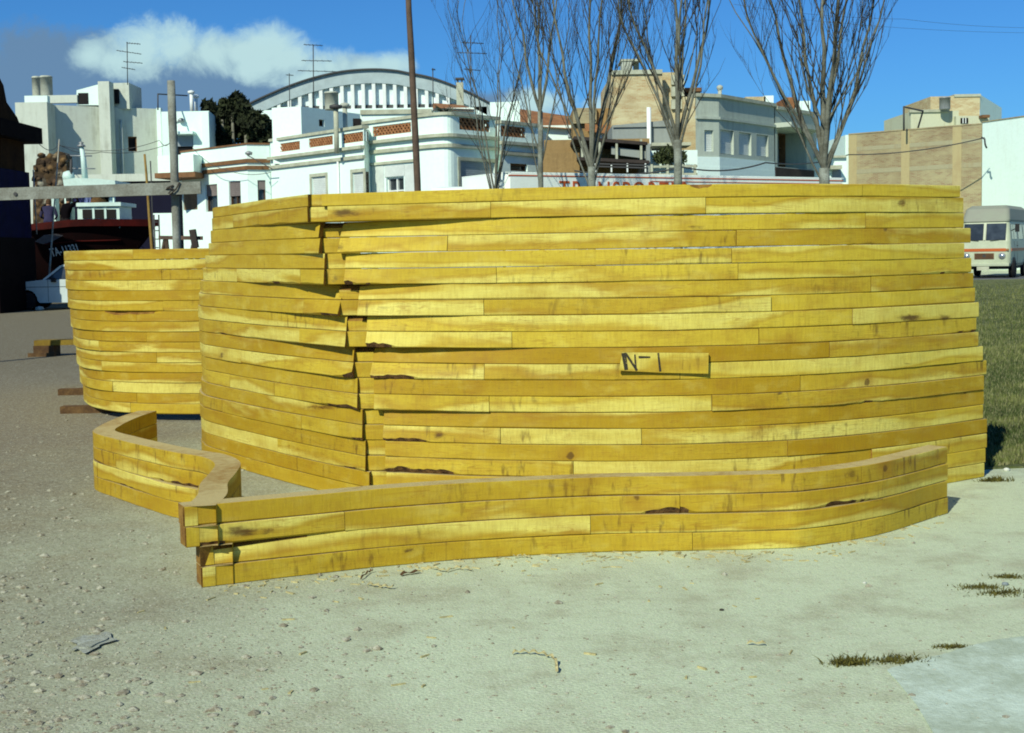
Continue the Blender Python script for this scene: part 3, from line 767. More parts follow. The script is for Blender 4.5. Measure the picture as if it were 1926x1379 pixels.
# shavings, straws, odd stones
M_SHAV = mat('wood_shaving', (.52, .46, .22), .8, var=.2, scale=30)
def shaving(pts, w, label, cat='shaving', name='wood_shaving', m=None):
    mb = MB(); ch = [Wz(px, py, 0) for px, py in pts]; ch = catmull([(p.x, p.y) for p in ch], 6)
    inn = inward(ch)
    zz = [clampz(p.x, p.y)+.006+.010*abs(math.sin(i*.9)) for i, p in enumerate(ch)]
    mb.sweep(ch, inn, lambda i: [(0, zz[i], 0), (0, zz[i]+.004, 1), (w, zz[i]+.004+.006*math.sin(i*1.7), 1), (w, zz[i], 0)], [0]*4, caps=(0, 0))
    tag(mb.build(name, m or M_SHAV), label, cat, 'wood shavings on the gravel')
shaving([(964, 1233), (990, 1232), (1020, 1236), (1041, 1246), (1045, 1268)], .010, 'long curled pale wood shaving near the bottom edge of the gravel')
shaving([(690, 1103), (712, 1107), (738, 1110)], .014, 'flat pale wood shaving below the left end of the front stack')
shaving([(755, 1085), (790, 1080)], .018, 'reddish brown wood chip beside the base of the front stack', m=M_BEAM)
shaving([(812, 1072), (838, 1078), (860, 1073), (888, 1076)], .010, 'wispy pale shaving against the base of the front stack')
shaving([(1000, 1052), (985, 1049), (965, 1051)], .009, 'tiny pale shaving touching the base of the front stack')
shaving([(680, 1092), (695, 1080), (702, 1078)], .006, 'thin dark straw leaning at the base of the front stack', m=M_BEAM)
shaving([(1405, 1217), (1440, 1219)], .006, 'thin straw lying on open gravel right of the curled shaving')
def stone(px, py, r, m, label, fl=.6):
    global mb
    p = G(px, py); mb = MB(); random.seed(int(px)); rows = []
    for i in range(5):
        th = math.pi*(i+.02)/4.08; rows.append([(p.x+r*math.sin(th)*math.cos(a)*(1+.15*math.sin(3*a+i)), p.y+r*.8*math.sin(th)*math.sin(a), max(-.01, r*fl*(math.cos(th)+.6))) for a in [2*math.pi*k/9 for k in range(9)]])
    mb.grid(rows, closed=True); tag(mb.build('stone', m), label, 'stone', 'stones on the gravel')
M_PALE = mat('pale_stone', (.62, .64, .55), .8, var=.15, scale=12); M_DKST = mat('dark_stone', (.05, .045, .035), .9, scale=20)
stone(1357, 1149, .011, M_DKST, 'single dark pebble on the open gravel in front of the front stack')
stone(74, 584, .14, M_PALE, 'pale stone on the ground in front of the parked car')
stone(1890, 1101, .017, mat('grey_pebble', (.22, .26, .27), .8), 'grey pebble between weed patches near the right edge')
stone(1893, 886, .025, M_PALE, 'pale stone at the corner of the lawn')
stone(1626, 1098, .010, M_PALE, 'small white pebble on the open gravel right of the dark one')
stone(277, 824, .05, M_BEAM, 'brown wood lump behind the tail of the front stack')
# chips and sawdust along the timber bases
mb = MB()
for i in range(230):
    if rs.random() < .8:
        px = rs.uniform(420, 1780); yy = lerp_tab(YFT, px)-abs(rs.gauss(0, .16))-.01; p = XY(px, yy, 1050)
    else: p = G(rs.uniform(250, 1500), rs.uniform(1000, 1300))
    an, ln, w_ = rs.uniform(0, 6.28), rs.uniform(.006, .03), rs.uniform(.002, .006); z = clampz(p.x, p.y)+.003
    d_ = Vector((math.cos(an), math.sin(an))); n_ = Vector((-d_.y, d_.x))*w_; q = [p-d_*ln-n_, p+d_*ln-n_*.6, p+d_*ln+n_*.6, p-d_*ln+n_]
    mb.prism([tuple(k) for k in q], z-.004, z+rs.uniform(.001, .004))
o = mb.build('wood_chips', M_SHAV); o['kind'] = 'stuff'
# spilled lime
mb = MB(); p = G(172, 1213); mb.poly([(p.x+.075*math.cos(a)*(1+.3*math.sin(3*a)+.15*math.sin(7*a)), p.y+.13*math.sin(a)*(1+.25*math.cos(5*a)), .010+clampz(p.x, p.y)) for a in [2*math.pi*k/36 for k in range(36)]])
mb.prism([(p.x+.05*math.cos(a)*(1+.3*math.sin(3*a)), p.y+.09*math.sin(a), ) for a in [2*math.pi*k/24 for k in range(24)]], -.01, .016+clampz(p.x, p.y))
tag(mb.build('lime_patch', mat('lime', (.42, .46, .40), .95, col2=(.26, .27, .20), scale=25, bump=.01)), 'pale bluish smear of spilled lime on the brown gravel, bottom left', 'lime patch')

# ================================================================== buildings
M_WHITE = wall_mat('white_render', (.70, .86, .79), (.42, .42, .34), .22)
M_WHITE2 = wall_mat('white_render_clean', (.74, .90, .83), (.5, .5, .42), .12)
M_GREYW = wall_mat('old_white_render', (.52, .57, .49), (.20, .19, .14), .6)
M_CREAM = wall_mat('cream_render', (.52, .54, .38), (.30, .22, .10), .6)
M_GREY = wall_mat('grey_render', (.44, .50, .42), (.22, .23, .19), .6)
M_PLAST = wall_mat('grey_plaster', (.27, .30, .28), (.17, .17, .14), .5)
M_OCHRE = wall_mat('ochre_wall', (.30, .20, .085), (.10, .06, .03), .7, .03)
M_SHADE_MARK = wall_mat('wall_shade_and_marker_blue', (.007, .007, .020), (.004, .004, .012), .5)  # near-black blue painted as shade on the annex wall; lorry marker too
M_TRIM = mat('stone_trim', (.50, .53, .40), .85, col2=(.33, .34, .25), scale=2)
M_BROWN = mat('brown_trim', (.22, .11, .045), .8, col2=(.14, .07, .03), scale=3)
M_TILE = mat('roof_tiles', (.40, .19, .07), .9, col2=(.20, .09, .04), scale=1.6, bump=.03, bscale=9)
M_DARK = mat('dark_interior', (.012, .010, .010), .9, var=.1)
M_GLASS = glass_mat('window_glass')
M_SHUT = mat('grey_shutter', (.20, .17, .16), .7, var=.12)
M_SHUTW = mat('pale_shutter', (.62, .68, .64), .7, var=.08)
M_SHUTB = mat('bluegrey_shutter', (.28, .33, .36), .7, var=.08)
M_FRAME = mat('brown_frame', (.10, .055, .03), .7)
M_FRAMEW = mat('white_frame', (.75, .80, .76), .6, var=.05)
M_LATT = mat('terracotta_lattice', (.40, .20, .09), .9, col2=(.22, .09, .035), scale=5)
M_ROOF = mat('flat_roof', (.30, .29, .24), .9)
M_BRICK = brick_mat('yellow_brick', (.52, .42, .22), (.42, .24, .10), (.52, .48, .30), patch=(.60, .55, .33))
M_BRICK2 = brick_mat('buff_brick', (.33, .28, .155), (.25, .15, .08), (.36, .34, .22), patch=(.39, .35, .20))
M_METAL = mat('dull_metal', (.30, .32, .32), .5, metal=.4, var=.1)
M_IRON = mat('dark_iron', (.06, .06, .06), .6, var=.1)
M_GREEN = mat('evergreen', (.030, .040, .012), .9, col2=(.010, .014, .005), scale=1.2)
M_ASBEST = mat('fibre_cement', (.50, .54, .44), .85, col2=(.32, .34, .28), scale=2.5)

class Bld:
    """front: plan points left to right (seen from the camera) with the facade between them"""
    def __init__(s, name, label, front, H, depth, wall, cat='house', back=None, z0=0.0, roofm=None, reveal=.22, group=None):
        s.front = [Vector(p) for p in front]; s.H = H; s.z0 = z0; s.wall = wall; s.reveal = reveal
        c = s.front[len(s.front)//2]
        s.root = thing(name, (c.x, c.y, 0), label, cat, group)
        bv = Vector(back).normalized()*depth if back else None
        if bv is None:
            d = (s.front[-1]-s.front[0]).normalized(); bv = Vector((-d.y, d.x))*depth
        s.bl, s.br = s.front[0]+bv, s.front[-1]+bv
        s.holes = [[] for _ in s.front]; s.roofm = roofm or M_ROOF
    def seg(s, i): return s.front[i], s.front[i+1]
    def opening(s, i, px0, py0, px1, py1, kind='window', shutter=None, smat=None, frame=None, mull=0, surround=None, pane=None):
        A, B = s.seg(i); L = (B-A).length
        u0, za = hit(px0, (py0+py1)/2, A, B); u1, _ = hit(px1, (py0+py1)/2, A, B)
        _, zt = hit((px0+px1)/2, py0, A, B); _, zb = hit((px0+px1)/2, py1, A, B)
        u0 = max(.05, u0); u1 = min(L-.05, u1); zb = max(s.z0+.05, zb); zt = min(s.H-.05, zt)
        s.holes[i].append((u0, u1, zb, zt))
        e = (B-A)/L; n = Vector((-e.y, e.x)); r = s.reveal
        def pt(u, z, d): q = A+e*u+n*d; return (q.x, q.y, z)
        def bx(mb, ua, ub, z0, z1, d0, d1, mi=0):
            P = [pt(ua, z0, d0), pt(ub, z0, d0), pt(ub, z0, d1), pt(ua, z0, d1), pt(ua, z1, d0), pt(ub, z1, d0), pt(ub, z1, d1), pt(ua, z1, d1)]
            k = len(mb.v); mb.v += P
            for f in ((0,3,2,1),(4,5,6,7),(0,1,5,4),(1,2,6,5),(2,3,7,6),(3,0,4,7)): mb.face([k+q for q in f], mi, [(0,0),(1,0),(1,1),(0,1)])
        s.bx = bx
        w = .07
        mb = MB()
        bx(mb, u0, u0+w, zb, zt, r*.55, r+.05); bx(mb, u1-w, u1, zb, zt, r*.55, r+.05); bx(mb, u0+w, u1-w, zt-w, zt, r*.55, r+.05); bx(mb, u0+w, u1-w, zb, zb+w, r*.55, r+.05)
        for k in range(mull):
            um = u0+(u1-u0)*(k+1)/(mull+1); bx(mb, um-.04, um+.04, zb+w, zt-w, r*.6, r+.04)
        if mull: bx(mb, u0+w, u1-w, zb+(zt-zb)*.62-.03, zb+(zt-zb)*.62+.03, r*.62, r+.03)
        wn = mb.build(kind, frame or M_FRAME, s.root)
        mb = MB(); bx(mb, u0+w*.5, u1-w*.5, zb+w*.5, zt-w*.5, r+.01, r+.03); mb.build('pane', pane or M_GLASS, wn)
        if shutter:
            mb = MB(); zs = zt-(zt-zb)*shutter
            k = max(3, int((zt-zs)/.09))
            for j in range(k):
                z_a = zs+(zt-zs)*j/k; z_b = zs+(zt-zs)*(j+1)/k-.008
                bx(mb, u0+.01, u1-.01, z_a, z_b, r*.3, r*.5)
            mb.build('shutter', smat or M_SHUT, wn)
        if surround:
            mb = MB(); q = .16
            bx(mb, u0-q, u0, zb, zt+q, -.035, .01); bx(mb, u1, u1+q, zb, zt+q, -.035, .01); bx(mb, u0, u1, zt, zt+q, -.035, .01)
            mb.build('window_surround', surround, s.root)
        return wn
    def finish(s, parapet=0.0, name='wall'):
        mb = MB()
        for i in range(len(s.front)-1):
            A, B = s.seg(i); L = (B-A).length; e = (B-A)/L; n = Vector((-e.y, e.x))
            hs = s.holes[i]
            us = sorted(set([0, L]+[h[0] for h in hs]+[h[1] for h in hs])); zs = sorted(set([s.z0, s.H]+[h[2] for h in hs]+[h[3] for h in hs]))
            def pt(u, z, d=0): q = A+e*u+n*d; return (q.x, q.y, z)
            for a, b_ in zip(us, us[1:]):
                for c, d in zip(zs, zs[1:]):
                    um, zm = (a+b_)/2, (c+d)/2
                    if any(h[0] < um < h[1] and h[2] < zm < h[3] for h in hs): continue
                    mb.quad(pt(a, c), pt(b_, c), pt(b_, d), pt(a, d), 0, [(a, c), (b_, c), (b_, d), (a, d)])
            r = s.reveal
            for (a, b_, c, d) in hs:
                mb.quad(pt(a, c), pt(a, c, r), pt(a, d, r), pt(a, d), 0, [(0, c), (r, c), (r, d), (0, d)])
                mb.quad(pt(b_, c, r), pt(b_, c), pt(b_, d), pt(b_, d, r), 0, [(0, c), (r, c), (r, d), (0, d)])
                mb.quad(pt(a, d), pt(a, d, r), pt(b_, d, r), pt(b_, d), 0, [(0, 0), (r, 0), (r, 1), (0, 1)])
                mb.quad(pt(a, c, r), pt(a, c), pt(b_, c), pt(b_, c, r), 0, [(0, 0), (r, 0), (r, 1), (0, 1)])
                mb.quad(pt(a, c, r+.06), pt(b_, c, r+.06), pt(b_, d, r+.06), pt(a, d, r+.06), 1)
        ring = [s.br, s.bl]
        for A, B in ((s.front[-1], s.br), (s.br, s.bl), (s.bl, s.front[0])):
            L = (B-A).length
            mb.quad((A.x, A.y, s.z0), (B.x, B.y, s.z0), (B.x, B.y, s.H), (A.x, A.y, s.H), 0, [(0, s.z0), (L, s.z0), (L, s.H), (0, s.H)])
        s.body = mb.build(name, [s.wall, M_DARK], s.root)
        zt = s.H-parapet
        mb = MB(); mb.poly([(p.x, p.y, zt-.004) for p in s.front+[s.br, s.bl]], 0, [(p.x, p.y) for p in s.front+[s.br, s.bl]])
        mb.build('roof', s.roofm, s.root)
        return s
    def band(s, name, i0, i1, py_or_z0, z1, proud, m, back=.05):
        ch = s.front[i0:i1+1]; inn = inward(ch); mb = MB(); z0 = py_or_z0
        mb.sweep(ch, inn, lambda i: [(-proud, z0, 0), (-proud, z1, z1-z0), (back, z1, 1), (back, z0, 0)], [0]*4, caps=(0, 0))
        return mb.build(name, m, s.root)
    def block(s, name, pts, z0, z1, m, mtop=None):
        mb = MB(); mb.prism([(p[0], p[1]) for p in pts], z0, z1, 0, 1 if mtop else 0)
        return mb.build(name, [m]+([mtop] if mtop else []), s.root)
    def panel(s, name, i, px0, py0, px1, py1, m, d0=-.02, d1=.10, parent=None):
        A, B = s.seg(i); e = (B-A).normalized(); n = Vector((-e.y, e.x))
        u0, _ = hit(px0, (py0+py1)/2, A, B); u1, _ = hit(px1, (py0+py1)/2, A, B)
        _, zt = hit((px0+px1)/2, py0, A, B); _, zb = hit((px0+px1)/2, py1, A, B)
        mb = MB(); q = [A+e*u0+n*d0, A+e*u1+n*d0, A+e*u1+n*d1, A+e*u0+n*d1]
        mb.prism([(p.x, p.y) for p in q], zb, zt); return mb.build(name, m, parent or s.root)
    def lattice(s, i, px0, py0, px1, py1):
        """pierced terracotta parapet panel: crossing diagonal bars in front of a dark back"""
        A, B = s.seg(i); e = (B-A).normalized(); n = Vector((-e.y, e.x))
        u0, _ = hit(px0, (py0+py1)/2, A, B); u1, _ = hit(px1, (py0+py1)/2, A, B)
        _, zt = hit((px0+px1)/2, py0, A, B); _, zb = hit((px0+px1)/2, py1, A, B)
        s.holes[i].append((u0, u1, zb, zt)); mb = MB()
        def pt(u, z, d): q = A+e*u+n*d; return Vector((q.x, q.y, z))
        h = zt-zb; st = h/1.9; u = u0-h
        while u < u1:
            for sg in (1, -1):
                a = (u, zb) if sg > 0 else (u, zt); L = h
                ua, ub = max(u, u0), min(u+h, u1)
                if ub-ua > .03:
                    za = a[1]+sg*(ua-u); zc = a[1]+sg*(ub-u)
                    mb.beam(pt(ua, za, .06+.02*sg), pt(ub, zc, .06+.02*sg), .05, .07)
            u += st
        return mb.build('lattice', M_LATT, s.root)

def vbox(root, name, px0, py0, px1, py1, Y, dep, m, zb=None, dY=0.0, mtop=None):
    """axis box seen face-on between pixels at distance Y"""
    x0, x1 = Wy(px0, (py0+py1)/2, Y).x, Wy(px1, (py0+py1)/2, Y).x
    z1 = ZY((px0+px1)/2, py0, Y); z0 = ZY((px0+px1)/2, py1, Y) if zb is None else zb
    mb = MB(); mb.prism([(x0, Y), (x1, Y+dY), (x1, Y+dY+dep), (x0, Y+dep)], z0, z1, 0, 1 if mtop else 0)
    return mb.build(name, [m, mtop] if mtop else m, root)

# ---- white house with lattice parapets
H3 = 7.5; H3b = 7.8
f3 = [top(508, 267, H3), top(684, 241, H3)]
b = Bld('parapet_house', 'low white left wing with three lattice panels in its roof parapet', f3, H3, 10, M_WHITE2, back=(.15, 1))
for q in ((523, 268, 564, 284), (581, 258, 626, 275), (645, 250, 683, 268)): b.lattice(0, *q)
b.opening(0, 587, 332, 614, 400, 'window', .86, M_SHUTW, surround=M_TRIM)
b.opening(0, 664, 324, 685, 400, 'door', .80, M_SHUTW, surround=M_TRIM)
def zat(px, py, A, B): return hit(px, py, A, B)[1]
A, B = f3
zc = zat(600, 284.5, A, B)
b.band('coping', 0, 1, H3, H3+.14, .10, M_TRIM, .30)
b.band('cornice', 0, 1, zc-.15, zc, .22, M_TRIM); b.band('cornice_lower', 0, 1, zc-.62, zc-.45, .12, M_TRIM)
mb = MB(); u, z = hit(638, 300, A, B); e = (B-A).normalized(); q = A+e*u+Vector((e.y, -e.x))*.08
mb.tube([(q.x, q.y, 0), (q.x, q.y, zc-.63)], .06, 8); mb.build('drainpipe', M_FRAMEW, b.root)
b.finish(.9)
# right, taller wing with the rounded corner
P2, P3, P4, P5 = top(683, 234.6, H3b), top(785, 221.5, H3b), top(862, 218, H3b), top(939, 226, H3b)
cur = [P3]
for k in range(1, 9):
    a = k/9.0; m1 = P3+(P3-P2).normalized()*2.0; m2 = P4-(P5-P4).normalized()*.6
    q = (1-a)**3*P3+3*(1-a)**2*a*m1+3*(1-a)*a*a*m2+a**3*P4; cur.append(q)
cur.append(P4)
f4 = [P2]+cur+[P5]
b = Bld('corner_house', 'white rounded corner house with wide lattice parapet behind the round pole', f4, H3b, 10, M_WHITE2, back=(.12, 1))
nf = len(f4)-1
b.lattice(0, 701, 234, 773, 253)
b.lattice(nf-1, 864, 223, 921, 246)
b.opening(0, 727, 333, 760, 400, 'window', None, frame=M_FRAMEW, mull=1)
b.panel('shutter_box', 0, 724, 311, 761, 332, M_SHUTW, -.03, .08)
b.panel('window_surround', 0, 700, 309, 723, 400, M_SHUTW, -.02, .05); b.panel('window_surround', 0, 762, 309, 783, 400, M_SHUTW, -.02, .05); b.panel('lintel', 0, 697, 303, 785, 308, M_TRIM, -.10, .05)
b.opening(nf-1, 866, 304, 931, 420, 'window', .40, M_SHUTB, frame=M_FRAMEW, pane=M_DARK, surround=M_TRIM)
b.band('coping', 0, nf, H3b, H3b+.14, .10, M_TRIM, .30)
zc = zat(740, 261, P2, P3)
b.band('cornice', 0, nf, zc-.15, zc, .22, M_TRIM); b.band('cornice_lower', 0, nf, zc-.62, zc-.45, .12, M_TRIM)
b.finish(.9)
# lower shaded continuation on the right
Q1, Q2 = top(940, 232, H3), top(1013, 239, H3)
b = Bld('parapet_house', 'shaded white house end with one lattice panel, right of the rounded corner', [Q1, Q2], H3, 9, M_WHITE2, back=(.12, 1))
b.lattice(0, 942, 238, 988, 258); b.band('coping', 0, 1, H3, H3+.14, .1, M_TRIM, .3)
zc = zat(975, 268, Q1, Q2); b.band('cornice', 0, 1, zc-.15, zc, .22, M_TRIM); b.band('cornice_lower', 0, 1, zc-.62, zc-.45, .12, M_TRIM)
b.opening(0, 960, 308, 992, 322, 'window', .3, M_BROWN); b.finish(.8)

# rooftop volumes
def roofvol(name, label, px0, py0, px1, py1, Y, dep, m, cat, zb=6.4, parts=None, dY=0.0, group=None):
    xm = Wy((px0+px1)/2, py1, Y).x
    r = thing(name, (xm, Y, zb), label, cat, group)
    vbox(r, 'wall', px0, py0, px1, py1, Y, dep, m, zb, dY, M_ROOF); return r
A1, A2, A3 = top(511, 203, 9.2), top(566, 200, 9.2), top(668, 204, 9.2)
b = Bld('roof_room', 'plain white rooftop room above the three lattice panels, one small window', [A1, A2, A3+Vector((0, 3.0))], 9.2, 4, M_WHITE2, 'roof room', back=(.1, 1), z0=6.3)
b.opening(1, 600, 225, 610, 238, 'window', None, frame=M_FRAME, pane=M_DARK); b.finish()
r = roofvol('roof_room', 'low white roof wall with a dark doorway left of the round pole', 678, 214, 812, 262, 66, 4, M_WHITE2, 'roof room', 6.3)
vbox(r, 'door', 664, 223, 678, 262, 65.6, .5, M_DARK, 6.3)
mb = MB(); a, c = Wy(678, 212, 66), Wy(812, 203, 66); mb.prism([(a.x, 65.9), (c.x, 65.9), (c.x, 70), (a.x, 70)], a.z-.1, a.z+.12); mb.build('roof_slab', M_TRIM, r)
r = roofvol('roof_room', 'white penthouse with a faded orange tile edge right of the round pole', 816, 203, 892, 240, 67, 4, M_WHITE2, 'roof room', 6.3)
mb = MB(); a, c, d = Wy(814, 192, 69), Wy(870, 196, 69), Wy(894, 206, 66.8); e0 = Wy(814, 203, 66.8)
mb.quad(e0, d, (c.x, 69.5, c.z), (a.x, 69.5, a.z)); mb.quad((a.x, 69.5, a.z-.1), (c.x, 69.5, c.z-.1), (d.x, d.y, d.z-.1), (e0.x, e0.y, e0.z-.1)); mb.build('tile_roof', M_TILE, r)
r = roofvol('roof_room', 'tall white gable wall on the roof behind the thin tree', 922, 192, 977, 250, 68, .6, M_WHITE2, 'roof room', 6.3)
vbox(r, 'corner_pier', 968, 190, 978, 250, 67.7, .28, M_WHITE2, 6.3)
def tank(px, py0, py1, rpx, Y, label, m=None):
    c = Wy(px, py1, Y); zt = ZY(px, py0, Y); rr = rpx/2500*Y
    mb = MB(); H = zt-c.z
    mb.lathe([(rr*.97, 0), (rr, .04), (rr, H*.9), (rr*1.05, H*.9), (rr*1.05, H*.96), (rr*.9, H)], c, 24)
    tag(mb.build('water_tank', m or M_ASBEST), label, 'water tank', 'rooftop water tanks')
def stack(px, py0, py1, rpx, Y, label, capr=1.7, m=None, sq=False, capm=None, gap=.25, zb=None):
    c = Wy(px, py1, Y); zt = ZY(px, py0, Y); rr = rpx/2500*Y
    if zb is not None: c.z = zb
    r = thing('chimney', c, label, 'chimney', 'rooftop chimneys')
    mb = MB()
    if sq: mb.prism([(c.x-rr, Y-rr), (c.x+rr, Y-rr), (c.x+rr, Y+rr), (c.x-rr, Y+rr)], c.z, zt-gap)
    else: mb.lathe([(rr, 0), (rr, zt-gap-c.z)], c, 14)
    mb.build('flue', m or M_ASBEST, r)
    mb = MB()
    if sq: mb.prism([(c.x-rr*capr, Y-rr*capr), (c.x+rr*capr, Y-rr*capr), (c.x+rr*capr, Y+rr*capr), (c.x-rr*capr, Y+rr*capr)], zt-.1, zt)
    else: mb.lathe([(rr*.6, zt-gap-c.z), (rr*capr, zt-gap*.8-c.z), (rr*capr, zt-gap*.25-c.z), (rr*.4, zt-c.z)], c, 14)
    for sx in (-1, 1):
        for sy in (-1, 1): mb.box((c.x+sx*rr*.6-.04, Y+sy*rr*.6-.04, zt-gap-.02), (c.x+sx*rr*.6+.04, Y+sy*rr*.6+.04, zt-.05))
    mb.build('cap', capm or m or M_ASBEST, r)
tank(624, 173, 207, 13, 67, 'cream water tank on the white roof room, left of two chimneys')
stack(633, 196, 262, 4.6, 64.5, 'buff round chimney with a flat dark cap beside the water tank', 2.6, M_TRIM, capm=M_IRON, zb=6.4)
stack(650, 193, 262, 4.4, 65.2, 'cream round chimney with a grey cap, right of the dark capped one', 2.0, zb=6.4)
stack(866, 147, 215, 6.5, 72, 'square buff chimney with a black cap beside the arched roof', 1.25, M_TRIM, sq=True, capm=M_IRON, zb=6.4)

# ---- lower white house with brown string courses
H2 = 7.4
g1, g2, g3 = top(340, 287.5, H2), top(464, 272, H2), top(507, 272.5, H2)
b = Bld('terrace_house', 'white house with brown string courses and three half shuttered windows', [g1, g2, g3], H2, 9, M_WHITE2, back=(.15, 1))
b.opening(0, 387, 347, 409, 398, 'window', .42, M_SHUT); b.opening(0, 431, 341, 453, 400, 'window', .47, M_SHUT, mull=1); b.opening(1, 485, 339, 500, 392, 'window', .33, M_SHUT)
b.opening(0, 344, 355, 371, 395, 'window', .98, mat('brown_shutter', (.22, .14, .07), .8))
b.band('coping', 0, 2, H2, H2+.09, .06, M_BROWN, .3)
for py in (299, 312): z = zat(464, py, g1, g2); b.band('string_course', 0, 2, z-.2, z, .10, M_BROWN)
b.finish(.8)
# balcony on its left end
mb = MB(); bl0, bl1 = Wy(300, 330, 73.5), Wy(366, 320, 72.6)
r = b.root
zt, zb = ZY(333, 292, 73), ZY(333, 325, 73)
mb.prism([(bl0.x, 73.2), (bl1.x, 72.4), (bl1.x+.3, 75.8), (bl0.x+.3, 76)], zb, zt); o = mb.build('balcony', M_WHITE2, r)
mb = MB(); mb.prism([(bl0.x-.15, 73.05), (bl1.x+.1, 72.25), (bl1.x+.4, 76), (bl0.x+.3, 76)], zb-.28, zb-.003); mb.build('balcony_slab', M_BROWN, o)

# ---- big old white block on the left
H1 = 11.5
def t1(px, py): return top(px, py, H1)
w0, w1, w2, w3 = t1(28, 193), t1(88, 192), t1(90, 193.5), t1(300, 205)
w2 = w2+Vector((0, 1.3)); w1b = Vector((w1.x, w1.y))
b = Bld('old_white_block', 'tall weathered white block with buttress chimney and stair turret, far left', [w0, w1, w2, w3], H1, 9, M_GREYW, 'building', back=(-.15, 1))
b.opening(2, 241, 257, 258, 285, 'window', None, frame=M_BROWN, pane=M_DARK)
b.finish()
Y1 = (w2.y+w3.y)/2
def on2(px): # depth of the main wall at this pixel column
    u, _ = hit(px, 300, w2, w3); q = w2+(w3-w2).normalized()*u; return q.y
vbox(b.root, 'buttress', 187, 153, 208, 330, on2(197)-.9, 1.0, M_GREYW, 0.0)
vbox(b.root, 'pilaster', 296, 203, 304, 330, on2(300)-.35, .5, M_WHITE, 0.0)
tr = vbox(b.root, 'stair_turret', 207, 156, 243, 205, on2(225)+.02, 3, M_GREYW)
vbox(b.root, 'turret_opening', 209, 168, 223, 195, on2(216)-.01, .2, M_DARK)
mb = MB(); ya = on2(165)+.25; p0, p1, p2, p3 = Wy(144, 198, ya), Wy(188, 198, ya), Wy(188, 158, ya), Wy(144, 170, ya)
for s_ in (0, 2.6): mb.poly([(p.x, p.y+s_, p.z) for p in ((p0, p1, p2, p3) if s_ == 0 else (p3, p2, p1, p0))], 0, [(0, 0), (2, 0), (2, 1), (0, 1)])
mb.quad(p3, p2, p2+Vector((0, 2.6, 0)), p3+Vector((0, 2.6, 0)), 1); mb.quad(p0+Vector((0, 2.6, 0)), p0, p3, p3+Vector((0, 2.6, 0)), 0, [(0, 0), (2, 0), (2, 1), (0, 1)])
mb.build('roof_shed', [M_WHITE, M_BROWN], b.root)
vbox(b.root, 'shed_door', 147, 175, 166, 196, ya-.03, .02, M_DARK)
vbox(b.root, 'roof_kerb', 46, 180, 89, 193.5, w0.y+.4, .5, M_WHITE); vbox(b.root, 'roof_slab', 89, 179, 145, 193.5, on2(110)+1.0, .4, M_GREYW)
mb = MB(); q = Wy(228, 240, on2(228)-.1); mb.tube([(q.x, q.y, 2), (q.x, q.y, ZY(228, 226, on2(228)))], .09, 8); mb.build('drainpipe', M_GREYW, b.root)
u0 = t1(303, 205)+Vector((.1, 1.6)); u1 = t1(393, 212)
u0 = XY(303, 88.5, 210); u1 = XY(393, 88.5, 210); H1r = ZY(350, 209.5, 88.5)
b2 = Bld('white_wing', 'white wing with a balcony door behind the tall grey post', [u0, u1], H1r, 8, M_WHITE, 'building', back=(-.1, 1))
b2.opening(0, 330, 255, 364, 300, 'door', .45, M_SHUTB, frame=M_FRAMEW, pane=M_DARK)
b2.panel('awning', 0, 326, 249, 368, 254, M_WHITE, -.8, .05); b2.finish()
vbox(b2.root, 'pilaster', 381, 210, 394, 330, 88.1, .38, M_WHITE2, 0.0)
tank(70, 144, 182, 8.5, 92, 'left of two pale water tanks on the old white block')
tank(88, 143, 181, 11, 90.5, 'right, wider water tank on the old white block')
stack(361, 170, 212, 3.4, 91, 'tall white vent pipe with round cap on the white wing', 1.9, M_FRAMEW)
stack(369.5, 178, 212, 3.0, 91.6, 'shorter white vent pipe beside the tall one on the white wing', 1.9, M_FRAMEW)
# bent pipe on that roof
def pipe(name, pts, rad, m, label, cat, group=None):
    mb = MB(); mb.tube(pts, rad, 6); return tag(mb.build(name, m), label, cat, group)
pipe('bent_pipe', [Wy(297, 207, 86), Wy(297, 177, 86), Wy(352, 180, 90)], .05, M_IRON, 'thin bent pipe rising above the roof left of the grey post', 'pipe', 'bent pipes on roofs')
# low annex below it, dark blue wall colour painted in as shade
Ya = 79.0
x0, x1 = Wy(118, 340, Ya), Wy(327, 340, Ya)
b = Bld('annex', 'low annex with dark blue shade painted on its wall, grey roof edge, behind the boat', [(x0.x, Ya), (x1.x, Ya)], ZY(220, 342, Ya), 5, M_SHADE_MARK, 'annex')
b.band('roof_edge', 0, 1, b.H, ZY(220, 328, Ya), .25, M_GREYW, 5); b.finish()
vbox(b.root, 'base_wall', 288, 401, 327, 470, Ya-.3, .2, M_WHITE2, 0.0)

# ---- arched market hall
Yh = 110.0
apts = []
for px, py in ((462, 200), (500, 182), (545, 163), (592, 147.5), (645, 136), (699, 132), (740, 134), (766, 138.5), (816, 149), (871, 170), (925, 197)):
    p = Wy(px, py, Yh); apts.append((p.x, p.z))
arc = catmull(apts, 5)
r = thing('arched_hall', (Wy(700, 200, Yh).x, Yh, 0), 'large hall with a segmental arched roof and white fins under the arch', 'hall')
bd = 1.05; ex = Vector((-5.0, 30.0))
mb = MB()   # front arch band
for a, c in zip(arc, arc[1:]):
    mb.quad((a.x, Yh, a.y-bd), (c.x, Yh, c.y-bd), (c.x, Yh, c.y), (a.x, Yh, a.y))
    mb.quad((a.x, Yh, a.y-bd), (a.x, Yh+1.2, a.y-bd), (c.x, Yh+1.2, c.y-bd), (c.x, Yh, c.y-bd))
mb.build('arch_band', mat('arch_paint', (.38, .47, .48), .8, var=.08), r)
mb = MB()
